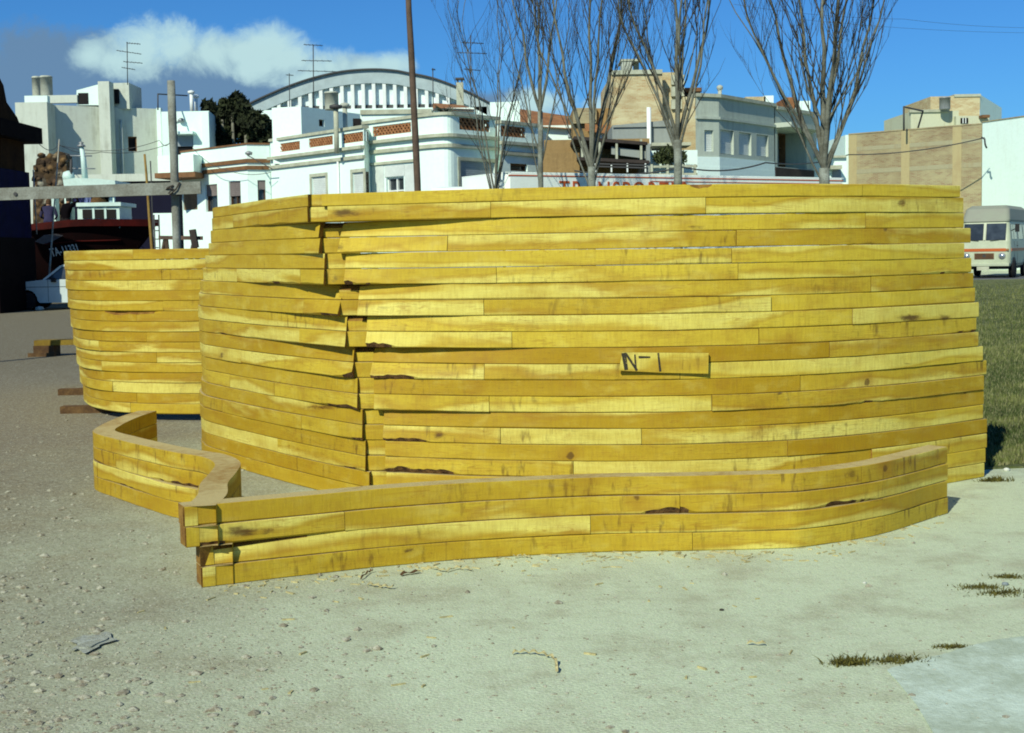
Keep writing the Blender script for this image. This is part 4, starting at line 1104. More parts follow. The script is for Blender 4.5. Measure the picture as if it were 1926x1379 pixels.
for a, c in zip(arc, arc[1:]):
    mb.quad((a.x, Yh-.25, a.y+.12), (c.x, Yh-.25, c.y+.12), (c.x+ex.x, Yh+ex.y, c.y+.12), (a.x+ex.x, Yh+ex.y, a.y+.12))
    mb.quad((a.x, Yh-.25, a.y+.003), (c.x, Yh-.25, c.y+.003), (c.x, Yh-.25, c.y+.12), (a.x, Yh-.25, a.y+.12), 1)
    mb.quad((a.x, Yh-.25, a.y+.003), (a.x+ex.x, Yh+ex.y, a.y+.003), (c.x+ex.x, Yh+ex.y, c.y+.003), (c.x, Yh-.25, c.y+.003), 1)
mb.build('vault_roof', [mat('vault_roofing', (.40, .38, .26), .85), M_IRON], r)
zsill = ZY(700, 204, Yh); xL, xR = arc[0].x+.4, arc[-1].x-.4
mb = MB(); mb.prism([(xL, Yh+1.0), (xR, Yh+1.0), (xR+ex.x, Yh+28), (xL+ex.x, Yh+28)], 0, zsill+.01); mb.build('wall', M_WHITE, r)
mb = MB(); mb.prism([(xL, Yh), (xR, Yh), (xR, Yh+1.0), (xL, Yh+1.0)], zsill-1.6, zsill); mb.build('sill_band', M_WHITE2, r)
def arcz(x):
    for a, c in zip(arc, arc[1:]):
        if a.x <= x <= c.x: return a.y+(c.y-a.y)*(x-a.x)/(c.x-a.x)
    return arc[0].y
mb = MB(); xs_ = [xL+(xR-xL)*i/60 for i in range(61)]
for a, c in zip(xs_, xs_[1:]):
    mb.quad((a, Yh+.55, zsill), (c, Yh+.55, zsill), (c, Yh+.55, max(zsill, arcz(c)-.3)), (a, Yh+.55, max(zsill, arcz(a)-.3)), 0, [(a, 0), (c, 0), (c, 3), (a, 3)])
mb.build('clerestory', wall_mat('peeling_white', (.72, .85, .86), (.12, .13, .13), .45), r)
mb = MB(); mb.prism([(xL+2, Yh+.40), (xR-2, Yh+.40), (xR-2, Yh+.54), (xL+2, Yh+.54)], zsill, zsill+.32); mb.build('painted_sill_shadow', M_IRON, r)  # solid dark strip painted in for the shadow above the sill
px = 515.0
while px < 925:
    q = Wy(px+9, 200, Yh); zt = arcz(q.x)-bd
    if zt-zsill > .25:
        w = 3.2/2500*Yh
        mb = MB(); mb.box((q.x-w, Yh+.05, zsill-.05), (q.x+w, Yh+.54, zt+.03)); mb.build('fin', M_FRAMEW, r)
    px += 19.9

# ---- evergreen behind the terrace house
def leaf_crown(mb, blobs, n, size, seed):
    q = random.Random(seed)
    tot = sum(b_[3]**2 for b_ in blobs)
    for (x, y, z, rr) in blobs:
        for i in range(int(n*rr*rr/tot)):
            d = Vector((q.gauss(0, 1), q.gauss(0, 1), q.gauss(0, 1))).normalized()*rr*(q.random()**.38)*q.uniform(.8, 1.15)
            p = Vector((x, y, z))+d
            u = Vector((q.gauss(0, 1), q.gauss(0, 1), q.gauss(0, 1))).normalized(); w = u.cross(Vector((q.gauss(0, 1), q.gauss(0, 1), q.gauss(0, 1)))).normalized()
            s = size*q.uniform(.5, 1.4)
            i4 = [mb.vert(p-u*s-w*s*.3), mb.vert(p+w*s*.45), mb.vert(p+u*s), mb.vert(p-w*s*.45)]
            mb.face(i4)
def evergreen(name, label, pxs, Y, trunks, seed, n=9000):
    c = Wy(pxs[0][0], pxs[0][1], Y)
    r = thing(name, (c.x, Y, 0), label, 'tree')
    q = random.Random(seed); blobs = []
    for px, py, rp in pxs:
        p = Wy(px, py, Y+q.uniform(-1.2, 1.2)); blobs.append((p.x, p.y, p.z, rp/2500*Y))
    mb = MB(); leaf_crown(mb, blobs, n, .22, seed); mb.build('crown', M_GREEN, r)
    mb = MB()
    for px0, px1, pyt in trunks:
        a, c2 = Wy(px0, 330, Y), Wy(px1, pyt, Y)
        mb.tube([(a.x, Y, 0), ((a.x+c2.x)/2+.1, Y, c2.z*.55), (c2.x, Y, c2.z)], [.22, .17, .08], 7)
    mb.build('trunk', mat('pale_trunk', (.20, .20, .15), .9), r)
evergreen('evergreen_tree', 'dark evergreen tree between the white wing and the arched hall',
          [(395, 205, 15), (410, 225, 22), (425, 200, 16), (447, 192, 17), (452, 215, 26), (430, 240, 26), (480, 235, 26), (500, 250, 22), (470, 258, 26), (420, 262, 24), (444, 180, 8), (505, 268, 18), (385, 195, 5)], 92, [(436, 437, 215), (424, 418, 225), (455, 462, 220)], 5)

# ---- tiled house, ochre house, derelict terrace
r = thing('tiled_house', (Wy(1040, 235, 74).x, 74, 0), 'white house with orange tile roof seen through the bare trees', 'house')
vbox(r, 'wall', 977, 236, 1105, 262, 74, 7, M_WHITE, 0.0)
mb = MB(); a, c, d, e_ = Wy(977, 237, 73.6), Wy(1112, 245, 73.6), Wy(1095, 222, 79), Wy(977, 205, 79)
mb.quad(a, c, d, e_, 0, [(0, 0), (4, 0), (4, 4), (0, 4)]); mb.quad(e_, d, (d.x, 84, a.z), (e_.x, 84, a.z)); mb.poly([c, (d.x, 84, a.z), d]); mb.poly([a, e_, (e_.x, 84, a.z)])
mb.build('roof', M_TILE, r); vbox(r, 'chimney', 993, 207, 999, 236, 73.9, .4, M_TRIM)
vbox(r, 'window', 1068, 240, 1090, 258, 73.9, .08, M_SHUTB)
r = thing('ochre_house', (Wy(1115, 240, 71).x, 71, 0), 'brown ochre house under a low tile roof beside the tall brick tower', 'house')
vbox(r, 'wall', 1078, 204, 1152, 262, 71.5, 6, M_OCHRE, 0.0); vbox(r, 'gable_wall', 1078, 203, 1122, 232, 71.2, .29, M_BRICK2)
mb = MB(); a, c, d, e_ = Wy(1100, 242, 70), Wy(1156, 249, 70), Wy(1156, 238, 71.45), Wy(1100, 230, 71.45); mb.quad(a, c, d, e_); mb.quad((a.x, 70, a.z-.12), (e_.x, 71.4, e_.z-.12), (d.x, 71.4, d.z-.12), (c.x, 70, c.z-.12)); mb.quad((a.x, 70, a.z-.12), (c.x, 70, c.z-.12), c, a); mb.build('roof', M_TILE, r)
vbox(r, 'vent_box', 1127, 248, 1136, 260, 70.4, 1.0, M_FRAMEW)
Yd = 59.0
r = thing('derelict_terrace', (Wy(1150, 300, Yd).x, Yd, 0), 'derelict ochre terrace building with dark open gallery and iron rails behind the bare trees', 'building')
vbox(r, 'back_wall', 1024, 262, 1222, 350, Yd+4, .4, M_OCHRE, 0.0); vbox(r, 'lower_wall', 1020, 288, 1090, 350, Yd+.6, .5, M_OCHRE, 0.0)
vbox(r, 'end_wall', 1216, 270, 1223, 350, Yd, 4, M_PLAST, 0.0)
def slant(root, name, p0, p1, th, Y, dep, m):
    a, c = Wy(p0[0], p0[1], Y), Wy(p1[0], p1[1], Y); mb = MB(); t_ = th/2500*Y
    mb.quad((a.x, Y, a.z-t_), (c.x, Y, c.z-t_), (c.x, Y, c.z), (a.x, Y, a.z)); mb.quad((a.x, Y, a.z), (c.x, Y, c.z), (c.x, Y+dep, c.z), (a.x, Y+dep, a.z))
    mb.quad((a.x, Y+dep, a.z-t_), (c.x, Y+dep, c.z-t_), (c.x, Y, c.z-t_), (a.x, Y, a.z-t_)); mb.quad((c.x, Y, c.z-t_), (c.x, Y+dep, c.z-t_), (c.x, Y+dep, c.z), (c.x, Y, c.z)); mb.quad((a.x, Y+dep, a.z-t_), (a.x, Y, a.z-t_), (a.x, Y, a.z), (a.x, Y+dep, a.z))
    return mb.build(name, m, root)
M_BMDK = mat('dark_beam', (.045, .035, .03), .9)
slant(r, 'roof_slab', (1080, 256), (1218, 267), 6, Yd, 4, M_BMDK); slant(r, 'parapet', (1150, 276), (1219, 285), 14, Yd+.3, .2, M_PLAST); slant(r, 'gallery_slab', (1086, 295), (1221, 302), 6, Yd-.1, 4, M_BMDK)
for px in (1095, 1128, 1160, 1206): vbox(r, 'post', px-2, 262, px+2, 300, Yd+.05, .2, M_TRIM)
for py in (309, 314):
    mb = MB(); mb.beam(Wy(1120, py-1, Yd-.15), Wy(1216, py+2, Yd-.15), .06, .06); mb.build('rail', M_IRON, r)
for px in (1120, 1150, 1180, 1214): mb = MB(); a = Wy(px, 324, Yd-.15); mb.beam(a, (a.x, a.y, ZY(px, 308, Yd)), .06, .06); mb.build('rail_post', M_FRAMEW, r)
# small white yard wall and shrub
r = thing('yard_wall', (Wy(1265, 320, 58).x, 58, 0), 'low white yard wall with cream rail between terrace and grey house', 'wall')
vbox(r, 'wall', 1222, 283, 1312, 350, 60, .4, M_WHITE, 0.0); vbox(r, 'rail', 1224, 311, 1312, 315, 58.6, .2, M_TRIM); vbox(r, 'rail', 1224, 326, 1312, 332, 58.6, .2, M_TRIM)
for px in (1226, 1256, 1284, 1308): vbox(r, 'rail_post', px-2, 309, px+2, 345, 58.55, .25, M_TRIM, 0.0)
mb = MB(); p = Wy(1256, 292, 59.2); leaf_crown(mb, [(p.x, p.y, p.z, .45), (p.x+.5, p.y, p.z-.1, .35), (p.x-.4, p.y, p.z-.1, .3)], 1500, .09, 8)
mb.tube([(p.x, p.y, 0), (p.x, p.y, p.z)], .05, 6)
tag(mb.build('shrub', mat('shrub_green', (.07, .09, .03), .9, col2=(.03, .04, .014))), 'small olive shrub against the white yard wall', 'shrub')

# ---- tall buff brick tower house
Yb = 70.0
xa, xb, xc_ = XY(1150, Yb, 200), XY(1246, Yb, 200), XY(1290, Yb+.8, 200)
b = Bld('brick_tower', 'tall rough yellow brick tower house behind the fourth bare tree', [xa, xb], ZY(1200, 140, Yb), 8, M_BRICK, 'building'); b.band('coping', 0, 1, b.H, b.H+.22, .12, M_TRIM, .4); b.finish()
vbox(b.root, 'brick_wing', 1246.5, 136, 1285, 330, Yb+.9, 7, M_BRICK, 0.0); vbox(b.root, 'brick_wing', 1285.5, 182, 1312, 330, Yb+.3, 7, M_BRICK, 0.0)
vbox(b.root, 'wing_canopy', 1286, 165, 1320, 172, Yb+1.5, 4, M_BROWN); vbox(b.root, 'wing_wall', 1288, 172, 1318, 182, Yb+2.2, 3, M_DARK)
ch_ = vbox(b.root, 'chimney', 1170, 113, 1190, 141, Yb+1.0, 1.2, M_ASBEST); vbox(b.root, 'chimney_cap', 1168, 111, 1204, 115, Yb+.95, 2.0, M_TRIM); vbox(b.root, 'chimney', 1193, 114, 1202, 141, Yb+1.9, .6, M_TRIM)
for py in (150, 172, 196): 
    mb = MB(); a = Wy(1275, py, Yb+.7); mb.box((a.x-.35, a.y, a.z-.25), (a.x+.35, a.y+.15, a.z+.25)); mb.build('blind_panel', M_TRIM, b.root)
r = roofvol('lean_to', 'grey plastered lean-to with a thin white pipe at the foot of the brick tower', 1152, 236, 1268, 350, 66.5, 3.4, M_PLAST, 'lean-to', 0.0)
mb = MB(); a, c, d = Wy(1152, 236, 66.4), Wy(1268, 225, 66.4), 69.9; mb.poly([(a.x, 66.4, a.z-.1), (c.x, 66.4, a.z-.1), (c.x, 66.4, c.z), (a.x, 66.4, a.z)], 0, [(0, 0), (3, 0), (3, 1), (0, .6)]); mb.quad((a.x, 66.4, a.z), (c.x, 66.4, c.z), (c.x, d, c.z), (a.x, d, a.z)); mb.build('sloped_top', M_PLAST, r)
mb = MB(); a = Wy(1221, 280, 66.2); mb.tube([(a.x, 66.2, 0), (a.x, 66.2, ZY(1221, 202, 66.2))], .11, 8); mb.build('vent_pipe', M_FRAMEW, r)
vbox(r, 'canopy', 1226, 268, 1300, 274, 64.5, 1.9, M_TRIM)

# ---- modern grey corner building
Hg = 8.6
k0, k1, k2, k3 = top(1308, 182, Hg), top(1352, 184, Hg), top(1456, 201, Hg), top(1530, 213, Hg)
b = Bld('grey_corner_building', 'modern grey rendered corner building with a row of three shuttered windows', [k0, k1, k2], Hg, 9, M_GREY, 'building', back=(.25, 1), reveal=.45)
b.opening(0, 1325, 245, 1342, 285, 'window', .99, M_SHUTW, frame=M_TRIM)
for q in ((1355, 245, 1380, 290), (1390, 250, 1413, 292), (1423, 254, 1445, 294)): b.opening(1, *q, 'window', .97, M_SHUTW, frame=M_TRIM)
b.band('coping', 0, 2, Hg, Hg+.16, .14, M_TRIM, .4); z = zat(1400, 227, k1, k2); b.band('string_course', 0, 2, z-.12, z, .10, M_GREY)
z0_, z1_ = zat(1400, 312, k1, k2), zat(1400, 296, k1, k2)
b.band('white_band', 0, 2, z1_-.55, z1_-.1, .03, M_WHITE2); b.band('base_band', 0, 2, .0, zat(1400, 317, k1, k2), .04, M_WHITE2); b.finish()
b = Bld('grey_loggia_wing', 'grey wing with a deep dark loggia right of the three windows', [k2+Vector((.05, .03)), k3], Hg-.12, 9, M_GREY, 'building', back=(.25, 1), reveal=2.2)
b.opening(0, 1462, 246, 1517, 316, 'loggia_window', None, frame=M_BROWN, pane=M_DARK, mull=2)
b.band('coping', 0, 1, b.H, b.H+.16, .14, M_TRIM, .4); z = zat(1490, 243, k2, k3); b.band('canopy', 0, 1, z-.05, z+.18, .9, M_GREY)
z = zat(1490, 322, k2, k3); b.band('dark_band', 0, 1, z-.35, z+.12, .05, M_BMDK); b.finish()
stack(1354, 160, 186, 3.6, 64.5, 'round grey vent with a cream cap on the grey building', 1.6, M_ASBEST, zb=8.5)
for q, m_, lab in (((1402, 182, 1440, 205), M_BRICK, 'small buff roof block behind the grey building parapet'), ((1437, 180, 1455, 205), M_WHITE2, 'small white roof block behind the grey building parapet'),
                 ((1478, 183, 1496, 212), M_TILE, 'reddish brick roof block behind the grey building parapet'), ((1494, 190, 1524, 212), M_WHITE2, 'white roof block with stepped top near the fifth tree')):
    roofvol('roof_block', lab, *q, 82, 3, m_, 'roof block', 0.0, group='roof blocks behind the grey building')
# low white house between the trees on the right
r = thing('low_white_house', (Wy(1560, 320, 72).x, 72, 0), 'low white house with small eaves between the last tree and the brick wall', 'house')
vbox(r, 'wall', 1516, 297, 1592, 380, 72, 6, M_WHITE2, 0.0); vbox(r, 'coping', 1514, 293, 1592, 297, 71.8, 6.2, M_TRIM); vbox(r, 'canopy', 1562, 311, 1584, 318, 71.2, .79, M_TRIM); vbox(r, 'window', 1566, 320, 1582, 340, 71.93, .06, M_SHUTB)

# ---- long brick party wall with white front part
Hq = 8.6
q0, q1, q2 = top(1596, 254, Hq), top(1847, 234, Hq), top(1990, 214, Hq)
b = Bld('brick_party_house', 'long windowless buff brick wall with a white rendered right end', [q0, q1], Hq, 9, M_BRICK2, 'building'); b.band('coping', 0, 1, Hq, Hq+.08, .03, M_BRICK2, .3); b.finish()
for py, th in ((272, 7), (316, 6)):
    z = zat(1700, py, q0, q1); b.band('concrete_band', 0, 1, z-.2, z+.06, .012, wall_mat('band_render', (.33, .31, .20), (.30, .23, .12), .7))
for px in (1604, 1703, 1800):
    u, _ = hit(px, 300, q0, q1); e = (q1-q0).normalized(); p = q0+e*u; n = Vector((e.y, -e.x)); mb = MB()
    w = .28; mb.prism([tuple(p-e*w+n*.02), tuple(p+e*w+n*.02), tuple(p+e*w-n*.1), tuple(p-e*w-n*.1)], 0, Hq-.02); mb.build('pier', wall_mat('pier_render', (.40, .34, .18), (.32, .23, .12), .8), b.root)
b = Bld('white_end_house', 'plain white rendered house end at the right edge above the camper van', [q1+Vector((.02, -.01)), q2], Hq+.1, 9, M_WHITE, 'building'); b.band('coping', 0, 1, Hq+.1, Hq+.16, .05, M_BRICK2, .3); b.finish()
vbox(b.root, 'side_strip', 1590, 254, 1596, 420, q0.y+.1, 6, M_WHITE, 0.0)
Yz = 112.0
r = thing('distant_block', (Wy(1790, 220, Yz).x, Yz, 0), 'distant stepped pale block with a rooftop tank above the brick wall', 'building')
vbox(r, 'wall', 1713, 209, 1803, 330, Yz, 8, M_CREAM, 0.0); vbox(r, 'wall', 1798, 218, 1860, 330, Yz-.6, 6, M_CREAM, 0.0)
vbox(r, 'parapet', 1711, 206, 1786, 211, Yz-.15, .3, M_TRIM)
o = vbox(r, 'upper_wall', 1750, 181, 1843, 240, Yz+2, 8, M_BRICK, 6.0); vbox(r, 'coping', 1795, 177, 1845, 182, Yz+1.9, 8, M_TRIM)
a, c, d, e_ = Wy(1843.5, 178, Yz+2), Wy(1884, 203, Yz+8), Wy(1884, 260, Yz+8), Wy(1843.5, 260, Yz+2); mb = MB(); mb.quad(e_, d, c, a, 0, [(0, 0), (5, 0), (5, 4), (0, 4)]); mb.quad((a.x, a.y, a.z), (c.x, c.y, c.z), (c.x-6, c.y+3, c.z), (a.x-4, a.y+8, a.z)); mb.build('side_wall', M_WHITE, r)
vbox(r, 'window', 1807, 222, 1821, 232, Yz-.68, .07, M_DARK)
for px in (1811.5, 1816.5): vbox(r, 'window_bar', px-.7, 222, px+.7, 232, Yz-.75, .06, M_FRAMEW)
vbox(r, 'canopy', 1848, 216, 1862, 221, Yz-1.5, 1.2, M_BROWN)
tank(1777, 183, 206, 10, Yz-.8, 'grey metal tank on the distant stepped block', M_METAL)
pipe('bent_pipe', [Wy(1700, 246, 82), Wy(1700, 201, 82), Wy(1736, 209, 84), Wy(1726, 243, 84)], .06, M_IRON, 'bent iron pipe frame standing on the long brick wall', 'pipe', 'bent pipes on roofs')

# ---- television aerials
def aerial(px, py0, py1, Y, bars, label, rad=.03):
    a, c = Wy(px, py0, Y), Wy(px-1, py1, Y)
    r = thing('aerial', a, label, 'aerial', 'television aerials')
    mb = MB(); mb.tube([a, c], rad, 6); mb.build('mast', M_IRON, r)
    for x0, x1, y0, y1 in bars:
        mb = MB(); p, q = Wy(x0, y0, Y-.04), Wy(x1, y1, Y-.04); mb.tube([p, q], rad*.7, 5)
        for k in range(5):
            t_ = (k+.5)/5; m_ = p.lerp(q, t_); mb.tube([m_-Vector((0, .35, .0)), m_+Vector((0, .35, .0))], rad*.4, 4)
        mb.build('antenna_bar', M_IRON, r)
aerial(240, 160, 79, 88, [(219, 266, 95, 102), (232, 268, 116, 119), (229, 254, 127, 131), (238, 264, 81, 83)], 'aerial on the stair turret of the old white block')
aerial(590, 205, 84, 76, [(571, 607, 84, 86), (567, 624, 114, 115), (560, 634, 133, 135)], 'tall aerial in front of the arched hall roof')
aerial(886, 220, 66, 70, [(860, 916, 99, 101), (868, 910, 80, 82), (872, 904, 130, 133)], 'aerial near the square chimney, among thin branches')
aerial(815, 215, 128, 74, [(812, 819, 131, 131)], 'short bare rod aerial right of the round pole')
aerial(545, 205, 138, 90, [(538, 552, 141, 142)], 'small faint aerial left of the arched hall crown')
SUN_E, SKY_S, EXPO = 4.8, .085, 0.0
SKY_TINT = (.27, .70, 1.20); CLOUD_GREY = (1.7, 3.0, 4.7); CLOUD_LIGHT = (6.2, 9.0, 9.2)

# ================================================================== poles, shed, boat
M_POLE = mat('weathered_pole', (.27, .29, .25), .9, col2=(.15, .15, .12), scale=4, bump=.01, bscale=20)
M_POLEB = mat('tarred_pole', (.13, .085, .06), .9, col2=(.07, .05, .035), scale=3, bump=.008, bscale=25)
M_ROPE = mat('rope', (.06, .05, .04), .9)
def pole(name, px0, py0, px1, py1, Y, rpx0, rpx1, m, label, cat='pole', group=None, lean_to_ground=True):
    a, c = Wy(px0, py0, Y), Wy(px1, py1, Y); d = (c-a)
    base = a+d*((0-a.z)/d.z) if lean_to_ground else c
    r0, r1 = rpx0*Y/2500, rpx1*Y/2500
    n = 9; pts = []; rad = []
    q = random.Random(int(px0*3))
    for i in range(n):
        t_ = i/(n-1); pts.append(base.lerp(a, t_)+Vector((q.uniform(-1, 1), q.uniform(-1, 1), 0))*r1*.12); rad.append((r1+(r0-r1)*t_)*q.uniform(.96, 1.04))
    mb = MB(); mb.tube(pts, rad, 12)
    return tag(mb.build(name, m), label, cat, group)
pole('timber_post', 321.5, 152, 333, 465, 20, 7.6, 8.6, M_POLE, 'thick weathered grey wooden post with a plank lashed across it', 'post')
pole('timber_post', -36, 150, -42, 465, 20.3, 7.6, 8.6, M_POLE, 'second grey post carrying the left end of the lashed plank', 'post')
pole('utility_pole', 766, -60, 785, 350, 38, 5.4, 6.8, M_POLEB, 'tall round brown utility pole behind the tall stack')
mb = MB(); a, c = Wy(-60, 367.5, 19.78), Wy(378, 353, 19.78)
mb.beam(a, c, .055, 22.5*20/2500)
r = thing('crossbar', (a+c)/2, 'long grey horizontal plank lashed to the thick post', 'plank')
mb.build('plank', M_POLE, r)
mb = MB(); q = Wy(29, 365, 19.745); mb.lathe([(.028, -.02), (.028, .012)], (0, 0, 0), 10, M=Matrix.Translation(q) @ Matrix.Rotation(R(90), 4, 'X')); mb.build('bolt', M_IRON, r)
mb = MB()
for k in range(3):
    cc = Wy(328+k*1.5, 354+k*4, 20); pts = []
    for i in range(17):
        an = 2*math.pi*i/16; pts.append((cc.x+.085*math.cos(an)-.01, 19.88+(.16 if math.sin(an) < 0 else .095)*math.sin(an), cc.z+.05*math.cos(an+k)))
    mb.tube(pts, .011, 5)
p0 = Wy(322, 358, 19.72); mb.tube([p0, Wy(317, 364, 19.71), Wy(320, 366, 19.72), Wy(331, 356, 19.72), Wy(338, 343, 19.73)], .012, 5)
tag(mb.build('rope_lashing', M_ROPE), 'dark rope lashing round the thick post and plank', 'rope')
M_YELP = mat('yellow_spar', (.32, .22, .055), .8, col2=(.20, .12, .03), scale=3)
pole('mooring_spar', 272, 290, 286, 468, 44, 2.2, 3.2, M_YELP, 'slim yellow brown spar standing at the bow of the dark boat', 'spar')
pole('steel_rod', 283, 303, 288, 440, 45, 1.2, 1.3, M_IRON, 'thin dark rod beside the yellow spar', 'rod')
a, c = Wy(111, 268, 44.0), Wy(94, 500, 44.0)
pole('boat_pole', 111.5, 262, 94, 500, 43.6, 1.0, 1.8, mat('white_pole_paint', (.50, .52, .46), .6, col2=(.30, .27, .2), scale=2), 'thin whitish pole leaning up in front of the dark hull', 'pole')
# trestle and rail
r = thing('trestle', (*XY(335, 33), 0), 'dark timber trestle with a cross of planks behind the grey post', 'trestle')
def bar(name, p, q, w, Y, m):
    mb = MB(); mb.beam(Wy(*p, Y), Wy(*q, Y), w*Y/2500, w*Y/2500); return mb.build(name, m, r)
bar('top_beam', (299, 447), (381, 448), 7, 33, M_POLEB); bar('cross_plank', (362, 432), (368, 466), 11, 32.86, M_BMDK)
for p, q in (((312, 447), (302, 500)), ((366, 462), (378, 520)), ((364, 462), (352, 520)), ((312, 447), (320, 520))):
    a = Wy(*p, 33); c = Wy(*q, 33.3); d = c-a; c = a+d*(-a.z/d.z); mb = MB(); mb.beam(a, c, .09, .09); mb.build('leg', M_POLEB, r)
r = thing('ladder', (*XY(295, 39), 0), 'small dark iron ladder standing left of the grey post', 'ladder')
for x in (289.5, 298.5): mb = MB(); a = Wy(x, 404, 39); mb.tube([(a.x, 39, 0), a], .022, 6); mb.build('rail', M_IRON, r)
for y in (418, 434, 450, 466, 485, 505): mb = MB(); mb.tube([Wy(289.5, y, 39), Wy(298.5, y, 39)], .016, 5); mb.build('rung', M_IRON, r)

# dark shed at the left edge
M_NAVY = mat('navy_boards', (.003, .004, .045), .8, col2=(.002, .002, .02), scale=2, spec=.05)
M_TAR = mat('tarred_boards', (.008, .005, .005), .95, spec=.05)
M_RUST = mat('rust_brown_boards', (.05, .024, .008), .95, col2=(.022, .010, .005), scale=2, spec=.05)
Ys = 39.0
r = thing('dark_shed', (*XY(10, Ys), 0), 'tarred dark shed with navy blue doors and a heavy eave at the left edge', 'shed')
def sidebox(name, px0, dep, pyt, pyb, m, ov=0.0, zb=None):
    x0 = Wy(px0, 400, Ys).x+ov; z1 = ZY(30, pyt, Ys+1.5); z0 = ZY(30, pyb, Ys+1.5) if zb is None else zb
    mb = MB(); mb.box((x0-3.5-ov, Ys-ov, z0), (x0, Ys+dep+ov, z1)); return mb.build(name, m, r)
SX = -10
sidebox('wall', SX, 2.6, 262, 560, M_RUST, 0, 0.0); sidebox('door', SX, 2.75, 320, 447, M_NAVY, .05); sidebox('plinth', SX, 2.9, 447, 560, M_TAR, .08, 0.0)
sidebox('eave', SX, 3.1, 231, 262, M_TAR, .3)
x0 = Wy(SX, 300, Ys).x
mb = MB(); P = [(Ys-.3, 231), (Ys+2.0, 231), (Ys+1.8, 219), (Ys+1.0, 196), (Ys+.8, 166), (Ys-.3, 120)]
P = [Vector((x0+.05, y, ZY(25, py, Ys+1.5))) for y, py in P]
fr = [mb.vert(p) for p in P]; bk = [mb.vert((p.x-3.4, p.y, p.z)) for p in P]; mb.face(fr); mb.face(bk[::-1])
for i in range(6): j = (i+1) % 6; mb.face((fr[i], bk[i], bk[j], fr[j]))
mb.build('roof', M_RUST, r)
mb = MB(); a = Vector((x0+.16, Ys+2.75, ZY(60, 441, 42))); mb.tube([a, a+Vector((-.03, 0, 2.0))], .02, 6); mb.build('chain', M_METAL, r)
# rubble ruin
rm, t, b = newmat('rubble')
geo = t.node('ShaderNodeNewGeometry').outputs['Position']
vo = t.node('ShaderNodeTexVoronoi'); vo.inputs['Scale'].default_value = 3.0; t.l.new(geo, vo.inputs['Vector'])
vs = t.node('ShaderNodeSeparateColor'); t.l.new(vo.outputs['Color'], vs.inputs[0])
c = t.mix(vs.outputs[0], c4((.20, .12, .045)), c4((.08, .05, .03))); c = t.mix(t.ramp(vs.outputs[1], .65, .9), c, c4((.26, .25, .19)))
c = t.mix(t.ramp(vo.outputs['Distance'], .25, .5, 0, .8), c, c4((.03, .02, .012)))
t.l.new(c, b.inputs['Base Color']); b.inputs['Roughness'].default_value = 1; t.l.new(t.bump(vo.outputs['Distance'], -.15), b.inputs['Normal'])
mb = MB(); Yr = 58.0; q = random.Random(4); P = []
for px, py in ((62, 560), (62, 330), (66, 318), (68, 300), (78, 292), (84, 297), (92, 288), (102, 290), (108, 284), (118, 287), (124, 292), (126, 330), (126, 560)):
    p = Wy(px, py, Yr); P.append(Vector((p.x, Yr, max(0, p.z))))
fr = [mb.vert(p) for p in P]; bk = [mb.vert(p+Vector((0, .8, 0))) for p in P]; mb.face(fr[::-1]); mb.face(bk)
for i in range(len(P)): j = (i+1) % len(P); mb.face((fr[i], fr[j], bk[j], bk[i]))
for i in range(46):
    px, py = q.uniform(65, 124), q.uniform(292, 440); p = Wy(px, py, Yr+.06); s_ = q.uniform(.08, .2)
    mb.lathe([(.05, -s_*.6), (s_, -s_*.2), (s_*.9, s_*.3), (.05, s_*.6)], (0, 0, 0), 6, M=Matrix.Translation(p) @ Matrix.Rotation(q.uniform(0, 3), 4, 'Y'))
tag(mb.build('rubble_wall', rm), 'ruined brown rubble stone wall between the dark shed and the boat mast', 'wall')

# ---- fishing boat on the slip
M_HULL = mat('black_hull', (.005, .0025, .003), .8, col2=(.012, .003, .003), scale=1.2, spec=.08)
M_RED = mat('dark_red_paint', (.07, .006, .004), .6, col2=(.03, .004, .003), scale=2, spec=.1)
M_BWHITE = mat('boat_white', (.58, .76, .70), .55, var=.08, scale=2)
M_DECK = mat('deck', (.10, .06, .03), .9)
Yk = 47.6; xb = Wy(283, 416, 46.6).x; LB = 9.5
broot = thing('fishing_boat', (xb-4, Yk, .4), 'black fishing boat with dark red gunwale and white wheelhouse, hauled out behind the car', 'boat')
zs_bow = ZY(283, 414, 46.6); zs_mid = ZY(150, 414.5, 46.2); zs_aft = ZY(66, 425, 46.2)
def sheer(t_):
    return zs_bow+(zs_mid-zs_bow)*min(1, t_/.27)*(2-min(1, t_/.27)) if t_ < .27 else zs_mid+(zs_aft-zs_mid)*((t_-.27)/.18 if t_ < .45 else 1.0)
def hw(t_): return 1.45*(1-(1-min(1, t_/.42))**2.2)*(1-.25*max(0, t_-.7)/.3)+.03
NS, NV = 26, 9
def hullpt(t_, v, sd):
    zk = .45+.25*(1-t_)**6; zsh = sheer(t_); z = zk+(zsh-zk)*v
    full = .15+.85*min(1, t_/.3)
    w = hw(t_)*(v**(.55 if t_ > .3 else .55+(.3-t_)*2.2)); w = max(w, .03)
    x = xb-LB*t_-1.9*(1-v)**1.25*(1-t_)**5
    return (x, Yk+sd*w, z)
mb = MB(); rows = []
for i in range(NS+1):
    t_ = (i/NS)**1.3
    rows.append([hullpt(t_, 1-j/NV, -1) for j in range(NV+1)]+[hullpt(t_, j/NV, 1) for j in range(NV+1)])
ids = mb.grid(rows); mb.face(ids[-1]); mb.face(ids[0][::-1])
mb.build('hull', M_HULL, broot)
mb = MB()
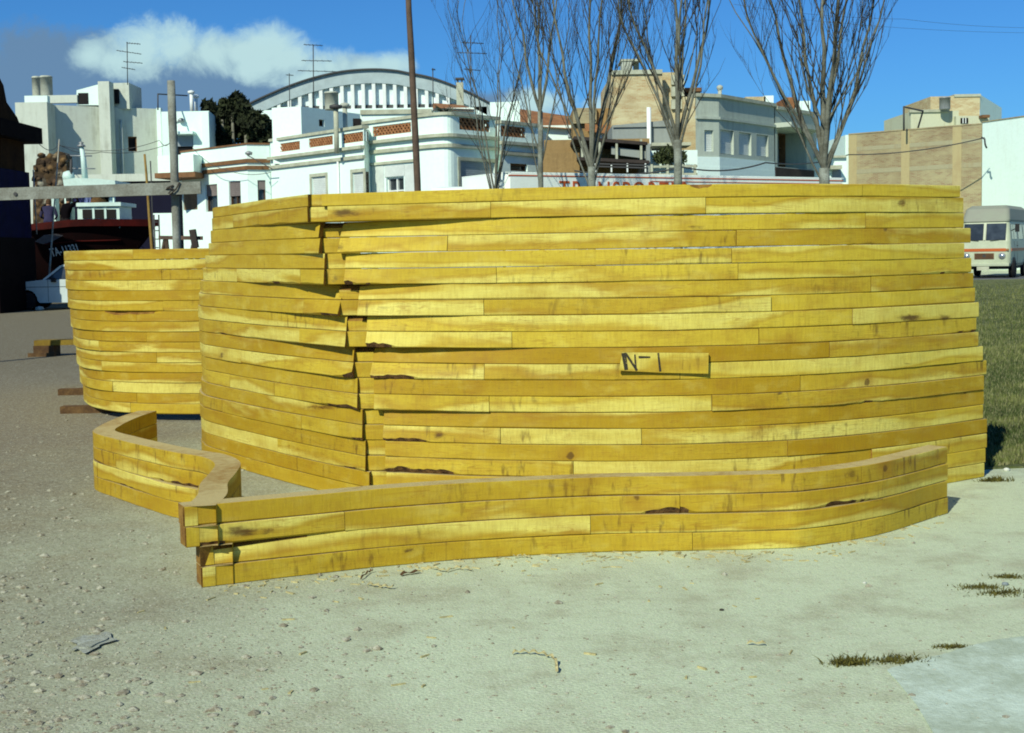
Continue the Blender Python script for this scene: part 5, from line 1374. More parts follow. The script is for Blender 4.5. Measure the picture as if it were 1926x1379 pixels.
for sd in (-1, 1):
    pts = []; secs = []
    for i in range(NS+1):
        t_ = (i/NS)**1.3; x, y, z = hullpt(t_, 1, sd)
        secs.append([(x+.02, y+sd*.05, z-.20), (x+.02, y+sd*.05, z+.04), (x, y-sd*.10, z+.04), (x, y-sd*.08, z-.20)])
    mb.grid([s_+[s_[0]] for s_ in secs], smooth=False)
gw = mb.build('gunwale', M_RED, broot)
mb = MB(); mb.grid([[ (hullpt((i/NS)**1.3, .8, -1)[0], hullpt((i/NS)**1.3, .8, -1)[1]+.06, sheer((i/NS)**1.3)-.45), (hullpt((i/NS)**1.3, .8, 1)[0], hullpt((i/NS)**1.3, .8, 1)[1]-.06, sheer((i/NS)**1.3)-.45)] for i in range(NS+1)], smooth=False)
mb.build('deck', M_DECK, broot)
mb = MB(); mb.tube([Vector(hullpt(.10+.28*i/12, .70, -1))+Vector((0, -.015, 0)) for i in range(13)], .03, 6); mb.build('rubbing_strake', M_RED, broot)
# registration number, tilted as painted along the flare of the bow
def text_mesh(body, size, name, m, parent=None, bold=0.0, shear=0.0, ext=.004, space=1.0):
    cu = bpy.data.curves.new(name, 'FONT'); cu.body = body; cu.size = size; cu.offset = bold; cu.shear = shear; cu.space_character = space; cu.extrude = ext
    ob = bpy.data.objects.new(name, cu); COL.objects.link(ob)
    dg = bpy.context.evaluated_depsgraph_get(); me = bpy.data.meshes.new_from_object(ob.evaluated_get(dg))
    bpy.data.objects.remove(ob); me.materials.clear(); me.materials.append(m)
    o = bpy.data.objects.new(name, me); COL.objects.link(o)
    return o
def place_text(o, A, Bv, up, width=None, parent=None):
    """A left-bottom point, Bv direction of reading, up direction"""
    xs_ = [v.co.x for v in o.data.vertices]; w = max(xs_)-min(xs_)
    k = width/w if width else 1.0
    ex_ = Bv.normalized(); uy = up.normalized(); ez = ex_.cross(uy)
    M = Matrix(((ex_.x, uy.x, ez.x, A.x), (ex_.y, uy.y, ez.y, A.y), (ex_.z, uy.z, ez.z, A.z), (0, 0, 0, 1))) @ Matrix.Diagonal((k, 1, 1, 1))
    o.data.transform(M)
    if parent: o.parent = parent; o.matrix_parent_inverse = Matrix.Translation(-parent.location)
o = text_mesh('TA-11331', .46, 'registration_number', mat('number_white', (.80, .84, .80), .7, var=.1), shear=-.5, bold=.008)
def hull_at(px, py):
    best = None
    for i in range(200):
        t_ = .02+.5*i/200
        for v in [j/60 for j in range(20, 61)]:
            p = hullpt(t_, v, -1); q = proj(p); e_ = (q[0]-px)**2+(q[1]-py)**2
            if best is None or e_ < best[0]: best = (e_, p)
    return Vector(best[1])
a, c, d = hull_at(98, 482), hull_at(153, 470), hull_at(125, 452)
upv = (d-(a+c)/2); out = (c-a).cross(upv).normalized()
if out.y > 0: out = -out
place_text(o, a+out*.05, c-a, upv, (c-a).length, broot)
# pale grey panel painted on aft as sheen of the planking
a = [hull_at(66, 455), hull_at(84, 442), hull_at(105, 440), hull_at(119, 444), hull_at(100, 453), hull_at(82, 459)]
mb = MB(); mb.poly([p+Vector((0, -.035, 0)) for p in a]); mb.poly([p+Vector((0, -.005, 0)) for p in a[::-1]]); mb.build('painted_hull_sheen', mat('hull_sheen_grey', (.13, .13, .15), .7), broot)
# wheelhouse
def vb(name, px0, py0, px1, py1, Y, dep, m, parent, zb=None): return vbox(parent, name, px0, py0, px1, py1, Y, dep, m, zb)
wh = vb('wheelhouse', 146, 388, 225, 425, 46.9, 1.5, M_BWHITE, broot, 2.62)
vb('wheelhouse_roof', 143, 381, 227, 388, 46.8, 1.95, M_BWHITE, broot)
for x0, x1 in ((155, 173.5), (178, 196), (200.5, 218.5)): 
    pn = MB(); p0, p1 = Wy(x0, 394, 46.885), Wy(x1, 411, 46.885); pn.box((p0.x, 46.87, p1.z), (p1.x, 46.899, p0.z)); pn.build('window', M_DARK, wh)
for x in (176, 198.3):
    pn = MB(); p0, p1 = Wy(x-2.4, 392, 46.86), Wy(x+2.4, 411, 46.86); pn.box((p0.x, 46.84, p1.z), (p1.x, 46.869, p0.z)); pn.build('window_bar', M_BWHITE, wh)
mb = MB(); P = [(118, 338), (140, 335), (180, 336), (216, 339.5), (217, 349), (150, 351), (121, 353)]
fr = [mb.vert(Wy(*p, 46.7)) for p in P]; bk = [mb.vert(Wy(*p, 46.7)+Vector((0, 1.9, 0))) for p in P]; mb.face(fr[::-1]); mb.face(bk)
for i in range(len(P)): j = (i+1) % len(P); mb.face((fr[i], fr[j], bk[j], bk[i]))
mb.build('canopy', M_BWHITE, broot)
for px in (123, 213):
    for yy in (47.2, 48.2): mb = MB(); a = Wy(px, 352, yy); mb.tube([(a.x, yy, 2.62), a], .035, 6); mb.build('canopy_post', M_BWHITE, broot)
mb = MB(); mb.tube([Wy(160, 338, 47.5), Wy(157, 300, 47.5), Wy(153, 274, 47.5)], [.11, .095, .07], 10); mast = mb.build('mast', M_BWHITE, broot)
mb = MB(); mb.lathe([(.16, 0), (.13, .05), (.05, .10), (.10, .14), (.02, .18)], Wy(153, 276, 47.5), 12); mb.build('mast_lamp', M_METAL, mast)
for x0, x1, y in ((132, 173, 293), (131, 179, 317)): mb = MB(); mb.tube([Wy(x0, y, 47.45), Wy(x1, y+.5, 47.45)], .022, 6); mb.build('mast_spreader', M_METAL, mast)
mb = MB(); mb.tube([Wy(133, 340, 47.2), Wy(134, 300, 47.2)], .045, 6); mb.build('exhaust_pipe', M_IRON, broot)
mb = MB(); p = Wy(129, 332, 47.3); mb.lathe([(.05, -.2), (.2, -.12), (.22, 0), (.18, .14), (.04, .2)], p, 12); mb.build('radar_dome', M_BWHITE, broot)
for px0, py0, px1, py1, m, nm in ((97, 366, 104, 398, M_BWHITE, 'white_locker'), (121, 371, 129, 383, M_BWHITE, 'fish_box'), (126, 390, 134, 418, M_BWHITE, 'cabin_door_post')):
    o = vb(nm, px0, py0, px1, py1, 47.3, .4, m, broot, 2.1 if nm != 'fish_box' else None)
# oilskins drying under the canopy and gear on the roof
def cloth(name, px0, py0, px1, py1, Y, m, label):
    mb = MB(); rows = []
    for i in range(7):
        y = py0+(py1-py0)*i/6; rows.append([Wy(px0+(px1-px0)*(j/8)+1.2*math.sin(i+j), y+(2 if i == 6 and j % 2 else 0), Y+.06*math.sin(j*1.9)+.02*i) for j in range(9)])
    b2_ = [[p+Vector((0, .02, 0)) for p in r_] for r_ in rows]
    mb.grid(rows); mb.grid(b2_); mb.grid([rows[0], b2_[0]]); mb.grid([rows[-1], b2_[-1]])
    tag(mb.build(name, m), label, 'clothing', 'oilskins hung under the boat canopy')
cloth('oilskin', 140, 352, 158, 381, 47.05, mat('blue_oilskin', (.06, .07, .22), .7), 'blue violet oilskin hanging left under the boat canopy')
cloth('oilskin', 159, 352, 175, 382, 47.0, mat('paleblue_oilskin', (.16, .20, .42), .7), 'pale blue oilskin hanging right under the boat canopy')
mb = MB(); p = Wy(183, 379, 47.3); rows = []
for i in range(6):
    th = math.pi/2*i/5; rows.append([(p.x+.32*math.cos(th)*math.cos(a)*(1+.2*math.sin(3*a)), p.y+.3*math.cos(th)*math.sin(a), p.z-.06+.30*math.sin(th)) for a in [2*math.pi*k/12 for k in range(12)]])
mb.grid(rows, closed=True); tag(mb.build('net_heap', mat('brown_net', (.13, .07, .025), .95, scale=12, bump=.03)), 'heap of brown net lying on the wheelhouse roof', 'net')
mb = MB(); a, c = Wy(194, 366, 47.4), Wy(206, 381, 47.4); mb.box((a.x, 47.4, c.z), (c.x, 47.7, a.z)); mb.box((a.x+.04, 47.36, c.z+.05), (c.x-.04, 47.41, a.z-.05)); tag(mb.build('crate', M_TAR), 'small black crate on the wheelhouse roof', 'crate')
mb = MB(); a = Wy(211, 382, 47.4); mb.lathe([(.10, 0), (.12, .03), (.12, .22), (.07, .26), (.07, .3)], a, 12); tag(mb.build('canister', mat('paleblue_plastic', (.35, .5, .6), .5)), 'pale blue canister at the right end of the wheelhouse roof', 'canister')
# cradle
for x in (1.6, 4.2, 6.6):
    mb = MB(); xx = xb-x-.6; mb.box((xx-.15, Yk-1.3, 0), (xx+.15, Yk+1.3, .3)); mb.box((xx-.12, Yk-.18, .3), (xx+.12, Yk+.18, .62))
    for sd in (-1, 1): mb.beam((xx, Yk+sd*1.15, .3), (xx, Yk+sd*.75, 1.15), .18, .18)
    tag(mb.build('boat_cradle', M_TAR), {1.6: 'dark timber cradle under the bow of the boat', 4.2: 'dark timber cradle under the middle of the boat', 6.6: 'dark timber cradle under the stern of the boat'}[x], 'cradle', 'cradles under the boat')

# ---- people: one skinned body each
def person(label, base, facing, H, joints_fn, cloth_m, skin_m, hair_m, leg_m, split_head, waist):
    root = thing('person', base, label, 'person', 'people on the boat')
    V, E, Rd = joints_fn(H)
    me = bpy.data.meshes.new('body'); me.from_pydata(V, E, [])
    ob = bpy.data.objects.new('body', me); COL.objects.link(ob)
    md = ob.modifiers.new('Skin', 'SKIN'); md.use_smooth_shade = True
    for i, rr in enumerate(Rd):
        sv = me.skin_vertices[0].data[i]; sv.radius = (rr, rr); sv.use_root = (i == 0)
    ss = ob.modifiers.new('Sub', 'SUBSURF'); ss.levels = 2; ss.render_levels = 2
    dg = bpy.context.evaluated_depsgraph_get(); m2 = bpy.data.meshes.new_from_object(ob.evaluated_get(dg)); bpy.data.objects.remove(ob)
    body = bpy.data.objects.new('body', m2); COL.objects.link(body)
    m2.materials.clear()
    for mm in (cloth_m, skin_m, leg_m): m2.materials.append(mm)
    hands = [Vector(v) for v, r_ in zip(V, Rd) if r_ < .02*H/1.7]
    hp = Vector(V[4])
    for p in m2.polygons:
        c_ = p.center; k = 0
        if (c_-hp).length < .135 or c_.z > split_head and (c_-Vector(V[3])).length < .14: k = 1
        elif any((c_-h_).length < .055 for h_ in hands): k = 1
        elif c_.z < waist: k = 2
        p.material_index = k; p.use_smooth = True
    M = Matrix.Translation(base) @ Matrix.Rotation(facing, 4, 'Z'); body.data.transform(M)
    body.parent = root; body.matrix_parent_inverse = Matrix.Translation(-root.location)
    mb = MB(); rows = []
    for i in range(6):
        th = math.pi/2*i/5*1.0; rows.append([hp+Vector((.105*math.cos(th)*math.cos(a)-.018, .095*math.cos(th)*math.sin(a), .02+.115*math.sin(th)+(-.05 if math.cos(a) < -.2 and i == 0 else 0))) for a in [2*math.pi*k/14 for k in range(14)]])
    mb.grid([[M @ p for p in r_] for r_ in rows], closed=True); mb.build('hair', hair_m, root)
    mb = MB()
    for sd in (-1, 1): mb.lathe([(.004, -.008), (.013, 0), (.004, .008)], M @ (hp+Vector((.098, sd*.035, .01))), 6)
    mb.lathe([(.004, -.03), (.018, -.01), (.006, .02)], M @ (hp+Vector((.112, 0, -.015))), 6)
    mb.build('face', skin_m, root)
def figure(lean, armR, armL, H0=1.7):
    def fn(H):
        V = []; E = []; Rd = []
        def add(p, r_, par=None):
            V.append(p); Rd.append(r_)
            if par is not None: E.append((par, len(V)-1))
            return len(V)-1
        pel = add((0, 0, .93), .15); belly = add((lean*.25, 0, 1.1), .145, pel); chest = add((lean*.65, 0, 1.32), .16, belly)
        neck = add((lean*.95, 0, 1.47), .06, chest); head = add((lean*1.15+.02, 0, 1.60), .10, neck); add((lean*1.2+.02, 0, 1.68), .08, head)
        for sd, arm in ((-1, armR), (1, armL)):
            hip = add((0, sd*.10, .86), .105, pel); kn = add((.03, sd*.11, .48), .075, hip); an = add((-.02, sd*.11, .09), .05, kn); add((.14, sd*.12, .04), .045, an)
            sh = add((lean*.8, sd*.19, 1.40), .075, chest); el = add(arm[0], .052, sh); wr_ = add(arm[1], .034, el)
            d = (Vector(arm[1])-Vector(arm[0])).normalized(); pm = Vector(arm[1])+d*.06; ph = add(tuple(pm), .030, wr_)
            side = d.cross(Vector((0, 1, 0)));  side = side.normalized() if side.length > .1 else Vector((1, 0, 0))
            lat = d.cross(side).normalized()
            for k, ln in enumerate((.055, .065, .070, .060)):
                o_ = lat*(k-1.5)*.019; b1 = add(tuple(pm+d*.035+o_), .0095, ph); b2 = add(tuple(pm+d*(.035+ln*.6)+o_+side*.012), .009, b1); add(tuple(pm+d*(.035+ln)+o_+side*.03), .008, b2)
            th = add(tuple(pm-d*.015+lat*.04), .011, ph); add(tuple(pm+d*.025+lat*.06+side*.02), .009, th)
        return V, E, Rd
    return fn
M_SKIN = mat('skin', (.34, .19, .11), .6, var=.08); M_HAIR = mat('dark_hair', (.02, .015, .01), .8); M_HAIRB = mat('brown_hair', (.10, .05, .02), .8)
zd = 2.02
p = Wy(122, 400, 46.75)
person('person in black clothing on the boat deck, raising one arm to the canopy', (p.x, 46.75, zd), R(58), 1.7,
       figure(.16, ((.34, -.30, 1.55), (.30, -.22, 1.78)), ((.05, .30, 1.12), (.26, .26, 1.02))), mat('black_jacket', (.004, .003, .004), .95, spec=.05), M_SKIN, M_HAIR, mat('black_trousers', (.008, .006, .006), .9), 1.5, .95)
p = Wy(91, 400, 46.6)
person('person in navy blue top standing at the boat gunwale left of the other', (p.x, 46.6, 1.93), R(100), 1.7,
       figure(.08, ((.06, -.27, 1.12), (.24, -.2, 1.05)), ((.04, .27, 1.12), (.25, .2, 1.05))), mat('navy_top', (.030, .028, .075), .9), M_SKIN, M_HAIRB, mat('navy_trousers', (.02, .02, .05), .9), 1.5, .95)

# ================================================================== vehicles
def local(mb, name, mats, parent, bevel=0.0):
    o = mb.build(name, mats, None); o.parent = parent
    if bevel:
        m = o.modifiers.new('Bevel', 'BEVEL'); m.width = bevel; m.segments = 3; m.limit_method = 'ANGLE'; m.angle_limit = R(30)
        for p in o.data.polygons: p.use_smooth = False
    return o
M_TYRE = mat('tyre', (.014, .014, .014), .9, var=.1); M_RIM = mat('rim', (.38, .42, .42), .4, metal=.5, var=.05)
M_CHROME = mat('chrome', (.65, .68, .68), .2, metal=.9, var=.05); M_PLASTK = mat('black_plastic', (.012, .012, .013), .6)
def wheel(parent, x, y, rr, w):
    s = 1 if y > 0 else -1
    wroot = bpy.data.objects.new('wheel', None)
    mb = MB(); mb.lathe([(rr*.62, -w/2), (rr*.93, -w/2), (rr, -w*.32), (rr, w*.32), (rr*.93, w/2), (rr*.62, w/2)], (0, 0, 0), 28, axis='Y', M=Matrix.Translation((x, y, rr)))
    o = local(mb, 'wheel', M_TYRE, parent)
    mb = MB(); mb.lathe([(rr*.63, -w*.3), (rr*.62, w*.38*s), (rr*.5, w*.30*s), (rr*.3, w*.36*s), (rr*.22, w*.46*s), (.01, w*.5*s)], (0, 0, 0), 24, axis='Y', M=Matrix.Translation((x, y, rr)))
    local(mb, 'rim', M_RIM, o)
def side_extrude(mb, prof, y0, y1, y0b=None, mi=0):
    """closed side profile (x,z) extruded across y"""
    a = [mb.vert((x, y0, z)) for x, z in prof]; c = [mb.vert((x, y1, z)) for x, z in prof]; n = len(prof)
    mb.face(a, mi); mb.face(c[::-1], mi)
    for i in range(n): j = (i+1) % n; mb.face((a[j], a[i], c[i], c[j]), mi)
def arch(cx, cz, r_, n=9): return [(cx-r_*math.cos(math.pi*i/n), cz+r_*math.sin(math.pi*i/n)) for i in range(n+1)]
# white hatchback, nose to the left
M_CAR = mat('white_car_paint', (.55, .64, .62), .35, var=.05, scale=3, spec=.5)
pc = Wy(50, 583, 41.0)
car = thing('parked_car', (pc.x-.55, 41.8, 0), 'white hatchback parked under the bow of the dark boat, partly behind the rear stack', 'car')
car.rotation_euler = (0, 0, R(180))
# local: x forward (nose at x=0), y left towards the camera
prof = [(0.0, .42), (.0, .62), (-.05, .80), (-.30, .86), (-1.05, .93), (-3.45, .95), (-3.55, .80), (-3.55, .40), (-3.25, .30)]
prof += [(x, z) for x, z in arch(-2.95, .29, .34)]
prof = prof[:9]+[(-3.29, .29)]+[(-2.95-.34*math.cos(math.pi*i/9), .29+.34*math.sin(math.pi*i/9)) for i in range(1, 9)]+[(-2.61, .29), (-2.55, .22), (-.95, .22), (-.89, .29)]+[(-.55-.34*math.cos(math.pi*i/9), .29+.34*math.sin(math.pi*i/9)) for i in range(1, 9)]+[(-.21, .29)]
mb = MB(); side_extrude(mb, prof, -.77, .77); local(mb, 'body', M_CAR, car, .035)
mb = MB(); side_extrude(mb, [(-.95, .25), (-.95, .85), (-.1, .75), (-.1, .3)], -.6, .6); side_extrude(mb, [(-3.4, .25), (-3.4, .7), (-2.5, .7), (-2.5, .25)], -.6, .6); local(mb, 'underbody', M_PLASTK, car)
mb = MB(); side_extrude(mb, [(-1.55, 1.36), (-1.75, 1.41), (-2.9, 1.40), (-3.25, 1.34), (-3.25, 1.31), (-1.55, 1.32)], -.60, .60); local(mb, 'car_roof', M_CAR, car, .02)
for sd in (-1, 1):
    mb = MB()
    for p_, q_ in (((-1.08, .95), (-1.60, 1.34)), ((-2.35, .95), (-2.32, 1.34)), ((-3.42, .95), (-3.2, 1.33))): mb.beam((p_[0], sd*.73, p_[1]-.03), (q_[0], sd*.61, q_[1]), .05, .06)
    local(mb, 'pillar', M_CAR, car)
    mb = MB(); mb.poly([(-1.12, sd*.705, .945), (-2.33, sd*.705, .945), (-2.30, sd*.60, 1.33), (-1.61, sd*.60, 1.33)]); mb.poly([(-2.37, sd*.705, .945), (-3.38, sd*.705, .945), (-3.18, sd*.60, 1.32), (-2.34, sd*.60, 1.33)]); local(mb, 'side_window', M_GLASS, car)
mb = MB(); mb.poly([(-1.08, -.66, .94), (-1.08, .66, .94), (-1.58, .57, 1.34), (-1.58, -.57, 1.34)]); local(mb, 'windscreen', M_GLASS, car)
mb = MB(); mb.poly([(-3.42, .66, .95), (-3.42, -.66, .95), (-3.2, -.57, 1.33), (-3.2, .57, 1.33)]); local(mb, 'rear_window', M_GLASS, car)
mb = MB(); mb.box((-.02, -.79, .36), (.07, .79, .55)); mb.box((-.5, .772, .46), (.0, .80, .56)); mb.box((-.2, .773, .56), (.04, .80, .78)); local(mb, 'front_bumper', M_PLASTK, car)
mb = MB(); mb.box((-3.62, -.78, .38), (-3.5, .78, .55)); local(mb, 'rear_bumper', M_PLASTK, car)
for sd in (-1, 1):
    mb = MB(); mb.lathe([(.09, -.02), (.10, .01), (.06, .03)], (0, 0, 0), 14, axis='X', M=Matrix.Translation((-.02, sd*.52, .70))); local(mb, 'headlight', M_CHROME, car)
    mb = MB(); mb.box((-.32, sd*.775-.004, .62), (-.27, sd*.775+.004, .66)); local(mb, 'indicator', M_TILE, car)
mb = MB(); mb.box((-.01, -.38, .60), (.015, .38, .76)); local(mb, 'grille', M_PLASTK, car)
mb = MB(); mb.box((-3.5, .772, .705), (-.12, .776, .72)); mb.box((-1.235, .772, .25), (-1.225, .776, .92)); mb.box((-2.36, .772, .25), (-2.35, .776, .92)); local(mb, 'door_line', M_PLASTK, car)
mb = MB(); mb.box((-1.5, .78, .86), (-1.36, .90, .98)); mb.beam((-1.40, .76, .90), (-1.42, .84, .92), .03, .03); local(mb, 'wing_mirror', M_PLASTK, car, .015)
for sd in (-1, 1):
    for x in (-.55, -2.95): wheel(car, x, sd*.69, .28, .17)

# camper van at the right edge
M_VAN = mat('cream_van_paint', (.43, .48, .34), .45, var=.07, scale=2, spec=.4)
M_VROOF = mat('van_raised_roof', (.25, .28, .21), .6, col2=(.24, .25, .20), scale=2)
M_STRIPE = mat('orange_stripe', (.45, .10, .02), .5, var=.05)
pv = Wy(1851, 500, 59.5)
van = thing('camper_van', (pv.x, pv.y, 0), 'cream camper van with orange stripe and raised grey roof beyond the lawn', 'van')
van.rotation_euler = (0, 0, math.atan2(-.87, -.50))
W2 = 1.10; LV = 5.4
def plan(w, front, rear, rc=.22, n=5):
    pts = [(rear, -w), (front-rc, -w)]+[(front-rc+rc*math.sin(math.pi/2*i/n), -w+rc-rc*math.cos(math.pi/2*i/n)) for i in range(1, n)]+[(front, -w+rc)]
    return pts+[(x, -y) for x, y in pts[::-1]]
def loft(mb, levels):
    ids = mb.grid([[(x, y, z) for x, y in pl] for z, pl in levels], closed=True, smooth=False); mb.face(ids[0][::-1]); mb.face(ids[-1])
mb = MB(); loft(mb, [(.52, plan(W2-.06, -.06, -LV)), (.66, plan(W2, 0, -LV)), (1.30, plan(W2+.02, .01, -LV)), (1.66, plan(W2, -.03, -LV)), (2.48, plan(W2-.10, -.26, -LV+.05)), (2.56, plan(W2-.12, -.32, -LV+.08))])
local(mb, 'body', M_VAN, van, .02)
mb = MB(); loft(mb, [(2.52, plan(W2-.09, -.22, -LV+.05)), (2.62, plan(W2-.08, -.24, -LV+.05)), (3.10, plan(W2-.16, -.62, -LV+.15)), (3.26, plan(W2-.34, -.95, -LV+.4))]); local(mb, 'raised_roof', M_VROOF, van, .04)
def fx_(z): return -.03-.23*(z-1.66)/.82
mb = MB()
def panel_front(y0, y1, z0, z1, d=.012, m=M_GLASS, name='windscreen'):
    mb = MB(); P = [(fx_(z)+(.02), y, z) for y, z in ((y0, z0), (y1, z0), (y1, z1), (y0, z1))]; mb.poly([(x+d, y, z) for x, y, z in P]); mb.poly([(x-.03, y, z) for x, y, z in P[::-1]])
    for i in range(4): j = (i+1) % 4; mb.quad((P[i][0]+d,)+P[i][1:], (P[i][0]-.03,)+P[i][1:], (P[j][0]-.03,)+P[j][1:], (P[j][0]+d,)+P[j][1:])
    return local(mb, name, m, van)
panel_front(-.90, -.06, 1.70, 2.44); panel_front(.06, .90, 1.70, 2.44)
panel_front(-.04, .04, 1.70, 2.44, .03, M_VAN, 'screen_pillar')
for sd in (-1, 1):
    def wy_(z): return (W2-.10*(z-1.66)/.82)*sd
    for x0, x1, nm in ((-.42, -.95, 'quarter_window'), (-1.05, -1.75, 'cab_window'), (-2.2, -3.4, 'side_window'), (-3.7, -4.8, 'side_window')):
        mb = MB(); z0, z1 = 1.74, 2.38; k = .10 if nm == 'quarter_window' else 0
        P = [(x0, wy_(z0)+sd*.012, z0), (x1, wy_(z0)+sd*.012, z0), (x1, wy_(z1)+sd*.012, z1), (x0-k*1.3, wy_(z1)+sd*.012, z1)]
        mb.poly(P); mb.poly([(x, y-sd*.04, z) for x, y, z in P[::-1]]); local(mb, nm, M_GLASS, van)
mb = MB(); 
for sd in (-1, 1): mb.box((-LV+.02, sd*(W2+.012)-.006, 1.20), (-.2, sd*(W2+.012)+.018*sd+.006, 1.33))
mb.box((-.02, -W2+.18, 1.20), (.028, W2-.18, 1.33)); local(mb, 'stripe', M_STRIPE, van)
mb = MB(); mb.box((-.02, -.42, .86), (.03, .42, 1.12)); g = local(mb, 'grille', M_BROWN, van)
mb = MB(); mb.lathe([(.07, 0), (.07, .012)], (0, 0, 0), 16, axis='X', M=Matrix.Translation((.028, 0, 1.0))); local(mb, 'round_badge', M_IRON, g)
for sd in (-1, 1):
    mb = MB(); mb.lathe([(.15, -.02), (.15, .02), (.12, .025)], (0, 0, 0), 18, axis='X', M=Matrix.Translation((.01, sd*.76, 1.0))); hl = local(mb, 'headlight', M_METAL, van)
    mb = MB(); mb.lathe([(.115, .0), (.10, .03), (.04, .045)], (0, 0, 0), 18, axis='X', M=Matrix.Translation((.02, sd*.76, .98))); local(mb, 'headlight_lens', M_CHROME, hl)
    mb = MB(); mb.beam((fx_(1.70)+.05, sd*.25, 1.68), (fx_(1.72)+.05, sd*.62, 1.72), .02, .02); local(mb, 'wiper', M_PLASTK, van)
    mb = MB(); mb.beam((-.30, sd*(W2-.02), 2.1), (-.15, sd*(W2+.20), 2.2), .03, .03); mb.box((-.20, sd*(W2+.26)-.09, 2.05), (-.15, sd*(W2+.26)+.09, 2.40)); local(mb, 'wing_mirror', M_PLASTK, van)
mb = MB(); mb.box((-.05, -W2+.03, .54), (.09, W2-.03, .68)); local(mb, 'bumper', M_VAN, van, .02)
mb = MB(); mb.box((.05, -.30, .36), (.075, .22, .53)); local(mb, 'number_plate', M_TRIM, van)
for sd in (-1, 1):
    mb = MB(); mb.lathe([(.50, -.02), (.50, .02)], (0, 0, 0), 24, axis='Y', M=Matrix.Translation((-.95, sd*(W2+.012), .43))); local(mb, 'wheel_arch', M_PLASTK, van)
    for x in (-.95, -4.1): wheel(van, x, sd*(W2-.05), .40, .24)
mb = MB(); mb.box((-LV+.1, -W2+.1, .40), (-.2, W2-.1, .56)); local(mb, 'underbody', M_PLASTK, van)
for sd in (-1, 1):
    mb = MB()
    for x in (-1.02, -1.85): mb.box((x-.008, sd*(W2+.014)-.004, .62), (x+.008, sd*(W2+.014)+.004, 1.66))
    mb.box((-1.80, sd*(W2+.03)-.02, 1.42), (-1.66, sd*(W2+.03)+.02, 1.46)); local(mb, 'door_seam', M_PLASTK, van)
    mb = MB(); mb.box((-.02, sd*.98-.06, 1.22), (.045, sd*.98+.06, 1.31)); local(mb, 'indicator', M_TILE, van)
mb = MB()
for k in range(5): mb.box((.028, -.40, .885+.048*k), (.040, .40, .905+.048*k))
local(mb, 'grille_slats', M_PLASTK, van)

# lorry with lettered box body
M_LORRY = mat('lorry_white', (.80, .88, .82), .5, var=.04, scale=1)
M_ORG = mat('orange_paint', (.50, .10, .025), .5, var=.05)
HL = 3.6
la_, lb_ = top(953, 323, HL), top(1588, 334.5, HL)
e = (lb_-la_).normalized(); n_ = Vector((-e.y, e.x)); LL = (lb_-la_).length
lor = thing('lorry', (*((la_+lb_)/2), 0), 'long white lorry lettered in orange capitals, parked behind the tall stack', 'lorry')
def lp(u, d): q = la_+e*u+n_*d; return (q.x, q.y)
mb = MB(); cr = .10; mb.prism([lp(cr, 0), lp(LL-cr, 0), lp(LL, cr), lp(LL, 2.4), lp(0, 2.4), lp(0, cr)], 1.05, HL-.03); mb.prism([lp(.0, .02), lp(LL, .02), lp(LL, 2.4), lp(0, 2.4)], HL-.027, HL)
mb.build('box_body', M_LORRY, lor)
mb = MB(); mb.prism([lp(.05, -.012), lp(LL-.05, -.012), lp(LL-.05, .004), lp(.05, .004)], HL-.105, HL-.075); mb.prism([lp(4.5, -.012), lp(LL-.05, -.012), lp(LL-.05, .004), lp(4.5, .004)], HL-.20, HL-.18); mb.build('trim_line', M_ORG, lor)
ux0, zt = hit(1051, 342.5, la_, lb_); ux1, _ = hit(1291, 346, la_, lb_)
o = text_mesh('TRANSPORTES', .62, 'lettering', M_ORG, bold=.002, ext=.006, space=1.22)
ys_ = [v.co.y for v in o.data.vertices]; hcap = max(ys_)
A3_ = lp(ux0, -.012); place_text(o, Vector((A3_[0], A3_[1], zt-hcap+.035)), Vector((e.x, e.y, 0)), Vector((0, 0, 1)), ux1-ux0, lor)
mb = MB(); mb.prism([lp(.3, .5), lp(LL-.2, .5), lp(LL-.2, 1.9), lp(.3, 1.9)], .8, 1.045); mb.build('chassis', M_PLASTK, lor)
for u in (.9, LL-3.2, LL-1.9):
    for d in (.16, 2.24):
        mb = MB(); c_ = lp(u, d); Mw = Matrix.Translation((c_[0], c_[1], .5)) @ Matrix.Rotation(math.atan2(e.y, e.x), 4, 'Z')
        mb.lathe([(.30, -.15), (.47, -.15), (.5, -.1), (.5, .1), (.47, .15), (.30, .15), (.05, .1)], (0, 0, 0), 20, axis='Y', M=Mw); mb.build('wheel', M_TYRE, lor)
mb = MB(); mb.prism([lp(-2.0, .05), lp(-.12, .05), lp(-.12, 2.35), lp(-2.0, 2.35)], .6, 2.35); mb.build('cab', M_LORRY, lor)
for u in (.0,): 
    for k in range(7): mb = MB(); mb.prism([lp(-.11, .12), lp(-.003, .12), lp(-.003, .2), lp(-.11, .2)], 2.5+.14*k, 2.56+.14*k); mb.build('ladder_rung', M_FRAMEW, lor)
for u, m in ((LL-.28, M_RED), (LL-.60, M_SHADE_MARK)):
    mb = MB(); mb.prism([lp(u, -.015), lp(u+.2, -.015), lp(u+.2, .003), lp(u, .003)], HL-.42, HL-.27); mb.build('marker_panel', m, lor)
